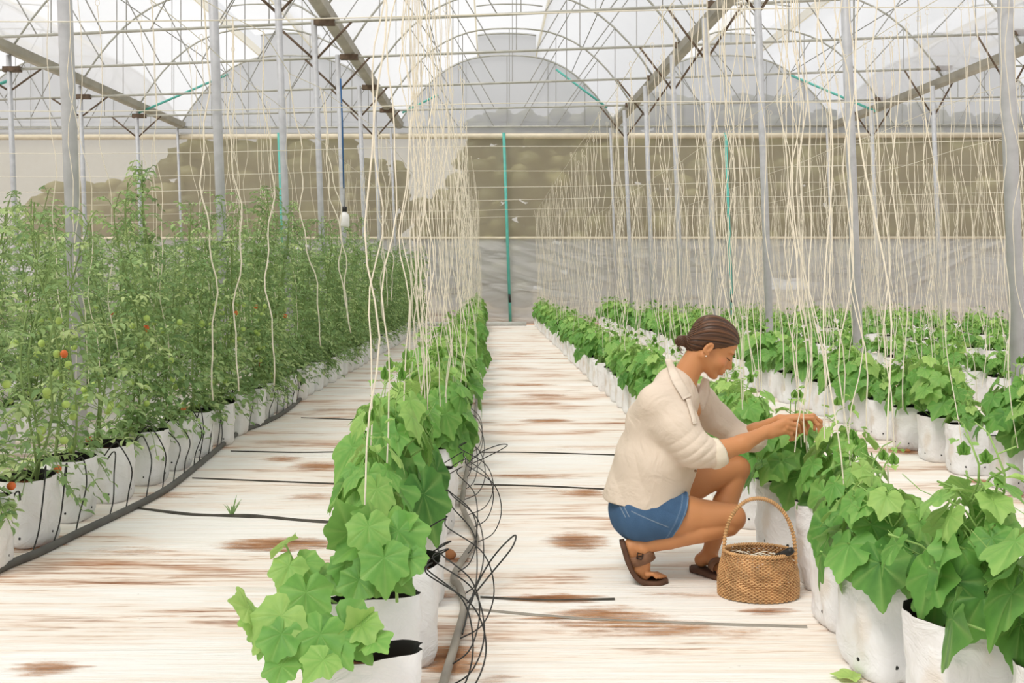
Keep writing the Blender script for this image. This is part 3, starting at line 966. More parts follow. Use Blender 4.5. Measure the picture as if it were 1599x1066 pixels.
def twines(label, group, x, y0, y1, n, jx, stuff_n=0, long=False, rn=random, bottom=0.46):
    src = TWL if long else TW
    ysn = sorted(y0 + (y1 - y0) * (rn.random() ** 1.25) for _ in range(n + stuff_n))
    L_ = 2.9 if long else 2.55
    for k, y in enumerate(ysn[:n]):
        o = bpy.data.objects.new('hanging_twine', src[(k * 5 + int(y * 10)) % len(src)]); COL.objects.link(o)
        q = rn.uniform(0.92, 1.02)
        o.location = (x + rn.uniform(-jx, jx) - 0.06, y, 3.0 - L_ * q); o.scale = (rn.choice([-1, 1]) if False else 1, 1, q)
        tag(o, label, 'twine', group)
    if stuff_n:
        b = MB()
        for y in ysn[n:]:
            xx = x + rn.uniform(-jx, jx) - 0.06; ph = rn.uniform(0, 6)
            b.tube([(xx + 0.03 * math.sin(t * 13 + ph) + LEAN * 2.6 * t, y, 3.0 - 2.55 * t) for t in np.linspace(0, 1, 9)], 0.0034, 3, False)
        tag(b.build('distant_twine', M['twine']), 'mass of fine cream strings hanging far back over the ' + group.replace('strings over the ', ''), 'twine', None, 'stuff')
rt = random.Random(9)
twines('wavy cream string hanging down to the middle row of cucumber plants', 'strings over the middle row', -0.31, 4.6, 26, 50, 0.13, 50, rn=rt)
twines('wavy cream string hanging down to the tended row of cucumber plants', 'strings over the tended row', 1.33, 3.3, 26, 70, 0.14, 50, rn=rt)
twines('wavy cream string hanging down to the first row past the tended one', 'strings over the first row past the tended one', 3.04, 4.6, 26, 62, 0.15, 60, rn=rt)
twines('wavy cream string hanging down to the second row past the tended one', 'strings over the second row past the tended one', 4.86, 7.5, 26, 44, 0.15, 70, rn=rt)
twines('wavy cream string hanging down to the third row past the tended one', 'strings over the third row past the tended one', 6.65, 10, 26, 26, 0.15, 70, rn=rt)
twines('thin cream string hanging down to the far right rows of plants', 'strings over the fourth row past the tended one', 8.4, 13, 26, 0, 0.15, 60, rn=rt)
twines('thin cream string hanging down to the far right rows of plants', 'strings over the fifth row past the tended one', 10.1, 16, 26, 0, 0.15, 40, rn=rt)
twines('cream string hanging among the tomato vines beside the aisle', 'strings over the tomato vines', -2.2, 5.2, 26, 24, 0.3, 40, rn=rt)
# long strings that reach down beside the tomato row
for k, (px0, px1, py1, Y) in enumerate([(318, 332, 625, 6.2), (362, 374, 610, 6.6), (412, 428, 602, 7.0), (452, 500, 540, 8.4), (500, 548, 520, 9.0), (506, 545, 505, 9.2), (596, 604, 480, 12), (603, 612, 470, 12.2), (590, 598, 500, 11.5), (655, 660, 560, 5.0), (628, 640, 600, 4.6), (606, 568, 930, 2.72), (598, 580, 700, 3.3), (622, 603, 760, 3.4), (640, 630, 690, 3.9), (672, 668, 640, 4.4)]):
    zt = 3.02
    a = wpt(px0, 440, Y); e = wpt(px1, py1, Y)
    pts = []
    ph = k * 1.7
    N = 26
    for j in range(N + 1):
        t = j / N
        z = zt + (e.z - zt) * t
        pts.append(Vector((a.x + (e.x - a.x) * t + (0.035 if Y > 5 else 0.02) * (math.sin(t * (11 if Y > 5 else 19) + ph) + 0.4 * math.sin(t * 37 + ph)) * min(1, 3 * t) * min(1, 5 * (1 - t)), 0.02 * math.sin(t * 9 + ph), z)))
    o_ = Vector((a.x, Y, 0))
    b = MB(); b.tube([p - Vector((a.x, 0, 0)) for p in pts], 0.0052 if Y > 5.5 else 0.0026, 6)
    o = b.build('hanging_twine', M['twine']); o.location = o_
    nm = 'thick wavy cream string by the tomato aisle, %s of its kind from the left' % ORD[sorted([318,362,412,452,500,506,596,603,590,655,628,606,598,622,640,672]).index(px0)]
    tag(o, nm, 'twine', None)
for k, (px0, px1, py1, Y) in enumerate([(1286, 1318, 850, 3.32), (1236, 1296, 690, 4.15), (1402, 1412, 640, 5.1), (1548, 1592, 700, 5.2), (1462, 1500, 690, 5.4), (1120, 1150, 600, 5.5), (1195, 1225, 610, 6.0), (1350, 1395, 800, 3.0)]):
    a_ = wpt(px0, 440, Y); e = wpt(px1, py1, Y); ph = 2 + k * 1.3
    pts = [Vector(((a_.x - (e.x - a_.x) * 0.9 * (1 - t) + (e.x - a_.x) * t + 0.03 * math.sin(t * 12 + ph) * min(1, 4 * (1 - t)) * min(1, 4 * t)), 0.02 * math.sin(t * 9 + ph), 3.02 + (e.z - 3.02) * t)) for t in np.linspace(0, 1, 27)]
    b = MB(); b.tube([p - Vector((a_.x, 0, 0)) for p in pts], 0.0027, 6)
    o = b.build('hanging_twine', M['twine']); o.location = (a_.x, Y, 0)
    tag(o, 'thick slanting cream string over the right rows, %s of its kind from the left' % ORD[sorted([1286,1236,1402,1548,1462,1120,1195,1350]).index(px0)], 'twine')
b = MB(); b.tube([(-1.92, 4.5, 3.02), (-1.85, 6.2, 3.02), (-1.77, 6.6, 3.02), (-1.65, 7.0, 3.02), (-1.75, 8.4, 3.02), (-1.59, 9.0, 3.02), (-1.585, 9.2, 3.02), (-1.34, 11.5, 3.02), (-1.35, 12, 3.02), (-1.32, 12.2, 3.02), (-1.3, 16, 3.02), (-1.3, 26.5, 3.03)], 0.0035, 4, False)
tag(b.build('string_wire', M['wire']), 'thin lengthwise wire with strings tied to it above the aisle edge of the tomatoes', 'wire')
# lengthwise wires the strings are tied to
for x, nm in ((-0.45, 'above the middle row of cucumber plants'), (1.2, 'above the tended row'), (2.9, 'above the first row past the tended one'), (4.75, 'above the second row past the tended one'), (6.5, 'above the third row past the tended one'), (-2.2, 'above the tomato row along the aisle')):
    b = MB(); b.tube([(x, y, 3.03 + 0.012 * math.sin(y * 2)) for y in np.linspace(-1, 26.8, 60)], 0.0035, 4, False)
    tag(b.build('string_wire', M['wire']), 'thin lengthwise wire with strings tied to it ' + nm, 'wire')

# ---------------------------------------------------------------- drip lines
def smooth_path(pts, n=8):
    pts = [Vector(p) for p in pts]; out = []
    P = [pts[0] * 2 - pts[1]] + pts + [pts[-1] * 2 - pts[-2]]
    for i in range(1, len(P) - 2):
        for k in range(n):
            t = k / n
            p0, p1, p2_, p3 = P[i-1], P[i], P[i+1], P[i+2]
            out.append(0.5 * ((2*p1) + (-p0+p2_)*t + (2*p0-5*p1+4*p2_-p3)*t*t + (-p0+3*p1-3*p2_+p3)*t*t*t))
    out.append(pts[-1]); return out
def ground(px, py, r=0.0):
    Y = F * (EYE - r) / (py - HY)
    return Vector(((px - HX) / F * Y, Y, r))
lp = empty('drip_pipe', (0, 0, 0))
tag(lp, 'dark grey irrigation pipe on the floor along the tomato row, with arching black tubes', 'pipe')
path = [ground(px, py, 0.018) for px, py in [(-120, 950), (0, 887), (60, 862), (130, 828), (208, 791), (262, 762), (310, 725), (350, 692), (375, 674), (420, 656), (456, 634), (507, 588), (545, 564), (593, 539), (612, 524)]]
pp = smooth_path(path, 6)
b = MB(); b.tube(pp, 0.0185, 10); b.build('pipe_tube', M['pipe'], lp)
for k in range(46):
    y = 3.9 + 0.215 * k + rt.uniform(-.05, .05)
    q = min(pp, key=lambda p: abs(p.y - y))
    bx = -2.06 + 0.016 * max(0, min(y - 6, 12)) + rt.uniform(-.03, .09)
    h = rt.uniform(0.30, 0.36); ex = q.x - bx
    by = y + rt.uniform(0.0, 0.25)
    by = q.y + rt.uniform(.12, .3)
    pts = smooth_path([(q.x, q.y, 0.02), (q.x - ex * 0.06, q.y + .07, 0.10), (q.x - ex * 0.10 + rt.uniform(-.01, .03), (q.y + by) / 2, 0.22), (bx + ex * 0.55, by - .03, h - .01), (bx + ex * 0.3, by, h), (bx, by, 0.27)], 6)
    b = MB(); b.tube(pts, 0.0036, 5, False); b.build('dripper_tube', M['black'], lp)
mp_ = empty('drip_pipe', (0, 0, 0))
tag(mp_, 'pale dusty hose snaking beside the middle row, with tangled loops of thin black tube', 'pipe')
path = [ground(px, py, 0.02) for px, py in [(680, 1110), (697, 1050), (712, 1000), (724, 950), (717, 915), (708, 905), (715, 885), (735, 855), (744, 842), (735, 820), (722, 790), (724, 765), (728, 740), (733, 715), (738, 690), (741, 660), (744, 630), (748, 600), (744, 570), (742, 540)]]
pp = smooth_path(path, 6)
b = MB(); b.tube(pp, 0.014, 10); b.build('hose', M['palepipe'], mp_)
for k in range(18):
    y = 2.35 + 0.19 * k * (1 + 0.02 * k) + rt.uniform(-.04, .04)
    q = min(pp, key=lambda p: abs(p.y - y))
    bx = -0.31 + rt.uniform(0.02, .09)
    by = q.y + rt.uniform(-0.12, 0.14)
    bulge = rt.uniform(0.02, 0.12)
    by = q.y + rt.uniform(.18, .34); bulge += 0.02
    pts = smooth_path([(q.x, q.y, 0.02), (q.x + bulge * .7, q.y + .07, 0.05), (q.x + bulge, q.y + .14, 0.14), (q.x + bulge * .7, by - .08, 0.25), (q.x - .04, by - .02, 0.325), (bx + .10, by, 0.35), (bx, by + .01, 0.29)], 8)
    b = MB(); b.tube(pts, 0.0025, 5, False); b.build('dripper_tube', M['black'], mp_)
for pts in ([(722, 1000, .02, 0), (740, 935, .03, 0), (770, 895, .10, 0), (803, 872, .16, 0), (800, 885, .13, 0), (765, 915, .06, 0), (730, 950, .02, 0)],
            [(728, 730, .02, 0), (750, 712, .06, 0), (780, 702, .1, 0), (792, 703, .1, 0), (770, 714, .06, 0), (735, 728, .02, 0)]):
    w = []
    for px, py, z, _ in pts:
        p = ground(px, py + z * 180, 0.0); w.append((p.x, p.y, z + .01))
    b = MB(); b.tube(smooth_path(w, 6), 0.0034, 5, False); b.build('dripper_tube', M['black'], mp_)
# seams of the floor mat
for k, (pa, nm) in enumerate([([(215, 793), (300, 803), (400, 806), (470, 812), (530, 816)], 'wide dark open seam in the white floor mat between the tomato row and middle row'),
                ([(300, 746), (420, 751), (550, 756)], 'thin black seam across the white floor mat, first beyond the wide one'),
                ([(360, 704), (460, 706), (540, 705)], 'short thin black seam across the white floor mat, second beyond the wide one'),
                ([(750, 706), (820, 706), (960, 710)], 'straight dark seam across the aisle floor left of the crouching person'),
                ([(740, 756), (850, 759), (955, 764)], 'dark seam across the aisle floor level with the bent knees'),
                ([(750, 932), (850, 937), (960, 935)], 'dark frayed seam across the aisle floor nearest the basket'),
                ([(730, 950), (900, 965), (1060, 972), (1260, 978)], 'pale ridge-like seam across the aisle floor before the basket'),
                ([(470, 652), (560, 655)], 'faint dark seam across the floor mat near the bend of the tomato row')]):
    r_ = 0.013 if k == 0 else 0.0032
    pts = smooth_path([ground(px, py, 0.004) for px, py in pa], 6)
    b = MB(); vs = []; fs = []
    for i, p in enumerate(pts):
        w = r_ * (0.5 + abs(mn.noise(p * 6))) * min(1, 0.3 + i * .3)
        vs += [p + Vector((0, -w * 1.6, -.003)), p + Vector((0, 0, 0.004 + w * .5)), p + Vector((0, w * 1.6, -.003))]
    for i in range(len(pts) - 1):
        a = 3 * i; fs += [(a, a+3, a+4, a+1), (a+1, a+4, a+5, a+2)]
    b.add(vs, fs)
    tag(b.build('floor_mat_seam', M['foldblack' if k != 6 else 'palepipe']), nm, 'seam')

# loose red earth lying on the mat
g = NT('scattered_red_earth')
at = g.n('ShaderNodeAttribute', _attribute_name='tone')
fa_ = g.n('ShaderNodeSeparateColor', Color=at.outputs['Color']).outputs[0]
n1_ = g.noise(g.coord('Object', (2.0, 30, 1)), 2.0, 6, 0.72, 0.4)
n2_ = g.noise(g.coord('Object', (1.2, 7, 1), (3, 3, 0)), 2.2, 4, 0.6)
al_ = g.ramp(g.math('ADD', g.math('MULTIPLY', fa_, 0.42), g.math('MULTIPLY', n1_, 1.0)), [(0.70, (0, 0, 0, 1)), (0.80, (0.55, 0.55, 0.55, 1)), (0.94, (0.95, 0.95, 0.95, 1))])
cc_ = g.ramp(g.math('ADD', g.math('MULTIPLY', fa_, 0.25), g.math('ADD', g.math('MULTIPLY', n1_, 0.5), g.math('MULTIPLY', n2_, 0.4))), [(0.50, srgb(222, 178, 136)), (0.62, srgb(196, 144, 100)), (0.72, srgb(150, 102, 68)), (0.80, srgb(88, 62, 44))])
M['redearth'] = g.done(g.mixsh(al_, g.n('ShaderNodeBsdfTransparent').outputs[0], g.bsdf(cc_, 0.95, g.bump(n1_, 0.6, 0.01), 0, 0.1)))
b = MB()
for (x0, x1, y, hh, st_) in [(330, 545, 850, 13, 1), (400, 480, 717, 6, .8), (440, 560, 728, 9, .85), (430, 560, 776, 7, .7), (200, 330, 774, 5, .7), (250, 300, 903, 5, .5), (0, 150, 1044, 14, .8), (70, 330, 861, 9, .6),
    (770, 960, 935, 8, 1), (800, 1080, 965, 22, .8), (840, 1250, 985, 16, .7), (845, 960, 845, 16, .9), (850, 955, 770, 8, .8), (740, 930, 744, 5, .7), (800, 905, 657, 4, .9), (770, 900, 630, 3.5, .8), (760, 880, 601, 3, .8), (800, 900, 617, 3, .8),
    (650, 760, 1030, 30, 1), (640, 720, 760, 12, .9), (690, 740, 875, 7, .8), (660, 720, 930, 10, .8), (820, 990, 700, 5, .5), (1150, 1260, 955, 8, .8), (380, 500, 690, 4, .6), (470, 580, 640, 3, .7), (760, 850, 575, 2.5, .7), (770, 850, 553, 2, .7),
    (1380, 1440, 705, 6, .9), (1500, 1560, 752, 6, .9), (1560, 1640, 775, 7, .8), (1240, 1330, 690, 5, .7), (0, 110, 852, 12, 1), (190, 230, 745, 8, 1), (290, 330, 690, 6, 1), (350, 380, 655, 5, 1), (740, 820, 1060, 10, .6), (1000, 1130, 930, 5, .6), (1300, 1380, 1060, 8, .5)]:
    ca = ground((x0 + x1) / 2, y); rx = (x1 - x0) / 2 / F * ca.y * 1.25; ry = (ground(765, y - hh).y - ground(765, y + hh).y) / 2 * 1.25
    nr, na_ = 5, 24; vs = [(ca.x, ca.y, 0.0045)]; cl_ = [(st_, 0, 0, 1)]; fs = []
    for j in range(1, nr + 1):
        for i in range(na_):
            t = j / nr; aa = 2 * math.pi * i / na_
            vs.append((ca.x + math.cos(aa) * rx * t, ca.y + math.sin(aa) * ry * t, 0.0045 - 0.002 * t)); cl_.append((st_ * (1 - t ** 1.6) ** 0.8, 0, 0, 1))
    for i in range(na_): fs.append((0, 1 + i, 1 + (i + 1) % na_))
    for j in range(nr - 1):
        for i in range(na_): fs.append((1 + j*na_ + i, 1 + (j+1)*na_ + i, 1 + (j+1)*na_ + (i+1) % na_, 1 + j*na_ + (i+1) % na_))
    b.add(vs, fs, cl_)
tag(b.build('scattered_earth', M['redearth']), 'red-brown earth scattered in streaks over the white floor mat', 'earth', None, 'stuff')

# ---------------------------------------------------------------- small things
# hanging bottle
by_ = 12.0
root = empty('bottle_trap', tuple(wpt(538, 354, by_)))
tag(root, 'small white bottle hanging on a blue cord above the tomato row', 'bottle')
b = MB(); prof = [(0.0, 0), (0.055, 0), (0.062, 0.012), (0.062, 0.12), (0.05, 0.155), (0.025, 0.18), (0.02, 0.2), (0, 0.2)]
def lathe(b, prof, n=20):
    vs = []; fs = []
    for r_, z in prof:
        for i in range(n): vs.append((r_ * math.cos(2*math.pi*i/n), r_ * math.sin(2*math.pi*i/n), z))
    for j in range(len(prof) - 1):
        for i in range(n): fs.append((j*n+i, j*n+(i+1) % n, (j+1)*n+(i+1) % n, (j+1)*n+i))
    b.add(vs, fs)
lathe(b, prof); b.build('bottle_body', m_simple('milky_plastic', srgb(240, 240, 238), 0.4, 0.03), root)
b = MB(); lathe(b, [(0, 0.19), (0.03, 0.19), (0.032, 0.25), (0, 0.25)], 12); b.build('cap', M['black'], root)
b = MB(); b.tube([(0, 0, 0.24), (-0.01, 0, 0.5)], 0.006, 6); b.build('wire_hook', M['rod'], root)
b = MB(); b.tube([(-0.01, 0, 0.48), (-0.03, 0, 1.35), (-0.05, 0, 1.85)], 0.010, 6); b.build('cord', m_simple('blue_cord', srgb(48, 98, 150), 0.7, 0.1), root)
# bucket by the end wall
root = empty('bucket', tuple(ground(637, 512)))
root.location.y = 24.9; root.location.x = -2.12
tag(root, 'small white bucket on the floor by the end wall behind the tomato row', 'bucket')
b = MB(); lathe(b, [(0, 0), (0.13, 0), (0.165, 0.34), (0.175, 0.34), (0.175, 0.36), (0.155, 0.36), (0.12, 0.03), (0, 0.03)]); b.build('bucket_body', M['bag'], root)
b = MB(); b.tube([(0.17 * math.cos(a), -0.12 * math.sin(a), 0.34 - 0.14 * math.sin(a)) for a in np.linspace(0, math.pi, 12)], 0.005, 5); b.build('handle', M['rod'], root)
# weed sprout and stones
root = empty('weed_sprout', tuple(ground(362, 806)))
tag(root, 'tiny green weed growing out of the wide dark floor seam', 'weed')
b = MB(); r3 = random.Random(4)
for k in range(9):
    a = r3.uniform(0, 6.28); l = r3.uniform(.05, .11)
    e = Vector((math.cos(a) * l * .7, math.sin(a) * l * .4, l)); s_ = Vector((0.004, 0, 0))
    b.add([Vector((0, 0, 0)) - s_, Vector((0, 0, 0)) + s_, e * .6 + s_ * .8 + Vector((0, 0, .01)), e, e * .6 - s_ * .8 + Vector((0, 0, .01))], [(0, 1, 2, 3, 4)], (0.4, 0, 0, 1))
b.build('blades', M['tomleaf'], root)
def stone(px, py, s, nm, mt='dirt'):
    b = MB(); ball(b, Vector((0, 0, 0)), s)
    b.v = [tuple(Vector(v) * (1 + 0.25 * mn.noise(Vector(v) * 25)) * 1.0) for v in b.v]
    b.v = [(x, y, z * .65 + s * .6) for x, y, z in b.v]
    o = b.build('stone', M[mt]); o.location = ground(px, py); tag(o, nm, 'stone')
stone(700, 872, 0.034, 'orange-brown clod of earth beside the middle row, left of the pale hose')
stone(1417, 706, 0.02, 'small reddish stone on the floor behind the tended row')
def flat_leaf(px, py, ang, nm, s=.09):
    b = MB(); cuke_leaf(b, Vector((0, 0, 0.012)), Vector((math.cos(ang), math.sin(ang), 0)), s, Vector((0, 0, 1)), 1.0, random.Random(3), 0.05, 0.1)
    o = b.build('fallen_leaf', M['cuke']); o.location = ground(px, py); tag(o, nm, 'leaf')
flat_leaf(1330, 1062, 2.8, 'yellowing fallen leaf on the floor at the foot of the large crumpled bag')

# ---------------------------------------------------------------- smooth body modelling: distance fields on a grid -> one mesh
class Field:
    def __init__(s, lo, hi, h):
        s.h = h; s.lo = np.array(lo, dtype=np.float32)
        s.n = np.ceil((np.array(hi) - np.array(lo)) / h).astype(int) + 1
        s.d = np.full(tuple(s.n), 0.05, dtype=np.float32)
    def win(s, lo, hi, m):
        a = np.maximum(np.floor((np.array(lo) - m - s.lo) / s.h).astype(int), 0)
        b = np.minimum(np.ceil((np.array(hi) + m - s.lo) / s.h).astype(int) + 1, s.n)
        if np.any(b <= a): return None
        ax = [(s.lo[i] + s.h * np.arange(a[i], b[i])).astype(np.float32) for i in range(3)]
        P = np.meshgrid(*ax, indexing='ij')
        return tuple(slice(a[i], b[i]) for i in range(3)), P
    def apply(s, lo, hi, fn, k=0.01, op='add', m=0.035):
        w = s.win(lo, hi, m + k)
        if w is None: return
        sl, P = w
        e = fn(P).astype(np.float32); d = s.d[sl]
        if op == 'add':
            hh = np.maximum(k - np.abs(d - e), 0) / k
            s.d[sl] = np.minimum(d, e) - hh * hh * k * 0.25
        elif op == 'sub':
            e = -e; hh = np.maximum(k - np.abs(d - e), 0) / k
            s.d[sl] = np.maximum(d, e) + hh * hh * k * 0.25
    def cone(s, a, b, r1, r2, k=0.01, sy=1.0, op='add'):
        a = np.array(a, dtype=float); b = np.array(b, dtype=float)
        rm = max(r1, r2) * max(1, sy)
        lo = np.minimum(a, b) - rm; hi = np.maximum(a, b) + rm
        ba = b - a; ba[1] /= sy; L2 = float(ba @ ba) + 1e-12
        def fn(P):
            x = P[0] - a[0]; y = (P[1] - a[1]) / sy; z = P[2] - a[2]
            t = np.clip((x * ba[0] + y * ba[1] + z * ba[2]) / L2, 0, 1)
            return np.sqrt((x - t*ba[0])**2 + (y - t*ba[1])**2 + (z - t*ba[2])**2) - (r1 + (r2 - r1) * t)
        s.apply(lo, hi, fn, k, op)
    def chain(s, pts, rs, k=0.01, sy=1.0):
        for i in range(len(pts) - 1): s.cone(pts[i], pts[i+1], rs[i], rs[i+1], k, sy)
    def ell(s, c, rad, Rm=None, k=0.01, op='add'):
        c = np.array(c, dtype=float); rad = np.array(rad, dtype=float)
        rm = rad.max()
        Rm = np.eye(3) if Rm is None else Rm          # columns: local axes in the world
        def fn(P):
            q = [P[i] - c[i] for i in range(3)]
            l = [(q[0]*Rm[0, j] + q[1]*Rm[1, j] + q[2]*Rm[2, j]) for j in range(3)]
            k0 = np.sqrt(sum((l[j] / rad[j])**2 for j in range(3)))
            k1 = np.sqrt(sum((l[j] / rad[j]**2)**2 for j in range(3))) + 1e-9
            return k0 * (k0 - 1) / k1
        s.apply(c - rm, c + rm, fn, k, op)
    def cut(s, p, n):
        """remove everything on the side N points to"""
        n = np.array(n, dtype=float); n /= np.linalg.norm(n); p = np.array(p, dtype=float)
        sl, P = s.win(s.lo, s.lo + s.h * s.n, 0)
        e = (P[0]-p[0])*n[0] + (P[1]-p[1])*n[1] + (P[2]-p[2])*n[2]
        s.d[sl] = np.maximum(s.d[sl], e.astype(np.float32))
    def polygonise(s):
        d = s.d; ins = d < 0
        n = s.n
        c = np.zeros(tuple(n - 1), dtype=np.int8)
        for dx in (0, 1):
            for dy in (0, 1):
                for dz in (0, 1):
                    c += ins[dx:n[0]-1+dx, dy:n[1]-1+dy, dz:n[2]-1+dz]
        act = (c > 0) & (c < 8)
        idx = np.argwhere(act)
        ids = np.full(act.shape, -1, dtype=np.int32); ids[act] = np.arange(len(idx))
        corners = [(0,0,0),(1,0,0),(0,1,0),(1,1,0),(0,0,1),(1,0,1),(0,1,1),(1,1,1)]
        val = np.stack([d[idx[:,0]+a, idx[:,1]+b, idx[:,2]+e] for a, b, e in corners], 1)
        acc = np.zeros((len(idx), 3)); cnt = np.zeros(len(idx))
        cv = np.array(corners, dtype=float)
        for i in range(8):
            for j in range(i + 1, 8):
                if np.abs(cv[i] - cv[j]).sum() == 1:
                    m = (val[:, i] < 0) != (val[:, j] < 0)
                    t = np.where(m, val[:, i] / (val[:, i] - val[:, j] + 1e-20 * (~m)), 0)
                    p = cv[i] + (cv[j] - cv[i]) * t[:, None]
                    acc += np.where(m[:, None], p, 0); cnt += m
        V = (idx + acc / cnt[:, None]) * s.h + s.lo
        Q = []
        for ax in range(3):
            a = [slice(0, n[i]) for i in range(3)]; b = list(a)
            a[ax] = slice(0, n[ax] - 1); b[ax] = slice(1, n[ax])
            A, B = ins[tuple(a)], ins[tuple(b)]
            ch = np.argwhere(A != B)
            o1, o2 = [(1, 2), (2, 0), (0, 1)][ax]
            ok = (ch[:, o1] > 0) & (ch[:, o2] > 0) & (ch[:, o1] < n[o1] - 1) & (ch[:, o2] < n[o2] - 1)
            ch = ch[ok]
            sgn = A[tuple(ch.T)]
            e1 = np.zeros(3, int); e1[o1] = 1; e2 = np.zeros(3, int); e2[o2] = 1
            q = np.stack([ids[tuple((ch - e1 - e2).T)], ids[tuple((ch - e2).T)], ids[tuple(ch.T)], ids[tuple((ch - e1).T)]], 1)
            q[~sgn] = q[~sgn][:, ::-1]
            Q.append(q)
        return V, np.concatenate(Q)
def big_mesh(name, V, Q, colors=None):
    me = bpy.data.meshes.new(name)
    me.vertices.add(len(V)); me.vertices.foreach_set('co', V.astype(np.float32).ravel())
    me.loops.add(Q.size); me.loops.foreach_set('vertex_index', Q.astype(np.int32).ravel())
    me.polygons.add(len(Q)); me.polygons.foreach_set('loop_start', np.arange(0, Q.size, 4, dtype=np.int32))
    me.polygons.foreach_set('loop_total', np.full(len(Q), 4, dtype=np.int32))
    me.update(calc_edges=True); me.validate()
    me.polygons.foreach_set('use_smooth', np.ones(len(me.polygons), dtype=bool))
    if colors is not None and len(me.vertices) == len(V):
        a = me.color_attributes.new('tone', 'FLOAT_COLOR', 'POINT')
        a.data.foreach_set('color', np.c_[colors, np.ones(len(V))].astype(np.float32).ravel())
    return me
def vnormals(V, Q):
    nrm = np.cross(V[Q[:, 2]] - V[Q[:, 0]], V[Q[:, 3]] - V[Q[:, 1]])
    N = np.zeros_like(V)
    for k in range(4): np.add.at(N, Q[:, k], nrm)
    return N / (np.linalg.norm(N, axis=1)[:, None] + 1e-12)
def relax(V, Q, it=2, lam=0.5):
    for _ in range(it):
        S = np.zeros_like(V); c = np.zeros(len(V))
        for k in range(4):
            np.add.at(S, Q[:, k], V[Q[:, (k+1) % 4]]); np.add.at(c, Q[:, k], 1)
            np.add.at(S, Q[:, k], V[Q[:, (k+3) % 4]]); np.add.at(c, Q[:, k], 1)
        V = V + lam * (S / np.maximum(c, 1)[:, None] - V)
    return V
def wob(V, seed, freq, n=6):
    r = np.random.RandomState(seed); o = np.zeros(len(V))
    for _ in range(n):
        k = r.normal(size=3); k = k / np.linalg.norm(k) * freq * r.uniform(0.6, 1.4)
        o += np.sin(V @ k + r.uniform(0, 6.28))
    return o / n

PERS = empty('person', (1.0, 3.95, 0))
tag(PERS, 'person crouching in cream linen shirt and denim shorts, both hands reaching to a cucumber plant', 'person')
POFF = np.array([1.0, 3.95, 0.0])
def W3(px, py, Y): return np.array(wpt(px, py, Y))

# head frame: pitched forward
PT = R(35)
HC = W3(1112, 538, 3.95)
HF = np.array([math.cos(PT), 0, -math.sin(PT)]); HU = np.array([math.sin(PT), 0, math.cos(PT)]); HS = np.array([0, 1.0, 0])
HR = np.stack([HF, HS, HU], 1)
def hp(f, s, u): return HC + HF * f + HS * s + HU * u

B = Field((0.44, 3.66, -0.01), (1.40, 4.24, 1.10), 0.0027)
# torso (mostly under the shirt)
B.chain([W3(1002, 795, 3.95), W3(1012, 740, 3.95), W3(1035, 675, 3.95), W3(1052, 632, 3.95)], [0.105, 0.095, 0.10, 0.075], 0.03, 1.25)
B.cone(W3(1052, 628, 3.95), W3(1072, 640, 3.95), 0.06, 0.05, 0.03, 1.2)
# neck
B.cone(W3(1088, 556, 3.95), W3(1062, 602, 3.95), 0.047, 0.056, 0.02, 0.95)
B.cone(W3(1066, 600, 3.95), W3(1074, 640, 3.95), 0.048, 0.05, 0.02, 1.1)
# shoulders and arms
B.chain([W3(1050, 622, 3.89), W3(1034, 636, 3.835), W3(1086, 706, 3.755), W3(1125, 704, 3.75), W3(1160, 692, 3.765), W3(1196, 674, 3.79)], [0.042, 0.040, 0.040, 0.041, 0.034, 0.0235], 0.015)
B.chain([W3(1062, 620, 4.02), W3(1090, 632, 4.115), W3(1155, 684, 4.105), W3(1180, 674, 4.06), W3(1218, 656, 3.98)], [0.042, 0.040, 0.038, 0.036, 0.0225], 0.015)
# near hand
def hand(palm, fingers, k=0.006):
    for a, b, r1, r2, sy in palm: B.cone(a, b, r1, r2, 0.012, sy)
    for pts, rs in fingers:
        B.chain([W3(*p) for p in pts], rs, k)
        for p, r_ in zip(pts[1:-1], rs[1:-1]): B.ell(W3(*p), (r_ * 1.08,) * 3, None, 0.004)
hand([(W3(1197, 674, 3.79), W3(1226, 660, 3.795), 0.0225, 0.019, 0.8), (W3(1199, 676, 3.79), W3(1222, 670, 3.80), 0.021, 0.018, 0.8), (W3(1203, 671, 3.80), W3(1231, 657, 3.805), 0.019, 0.0135, 0.9), (W3(1204, 676, 3.79), W3(1226, 672, 3.795), 0.019, 0.0125, 0.9)],
     [([(1230, 655, 3.80), (1246, 654, 3.825), (1253, 663, 3.845), (1254, 674, 3.862)], [0.0105, 0.0088, 0.0078, 0.0066]),
      ([(1231, 661, 3.79), (1245, 664, 3.805), (1247, 673, 3.83), (1243, 678, 3.85)], [0.0108, 0.009, 0.008, 0.0068]),
      ([(1229, 667, 3.788), (1241, 671, 3.80), (1243, 679, 3.818), (1238, 682, 3.838)], [0.0105, 0.0086, 0.0076, 0.0066]),
      ([(1224, 672, 3.79), (1235, 677, 3.80), (1238, 685, 3.815), (1234, 687, 3.832)], [0.0105, 0.0082, 0.0072, 0.0062]),
      ([(1205, 672, 3.82), (1222, 668, 3.85), (1238, 669, 3.865), (1249, 675, 3.872)], [0.014, 0.0115, 0.0098, 0.008])])
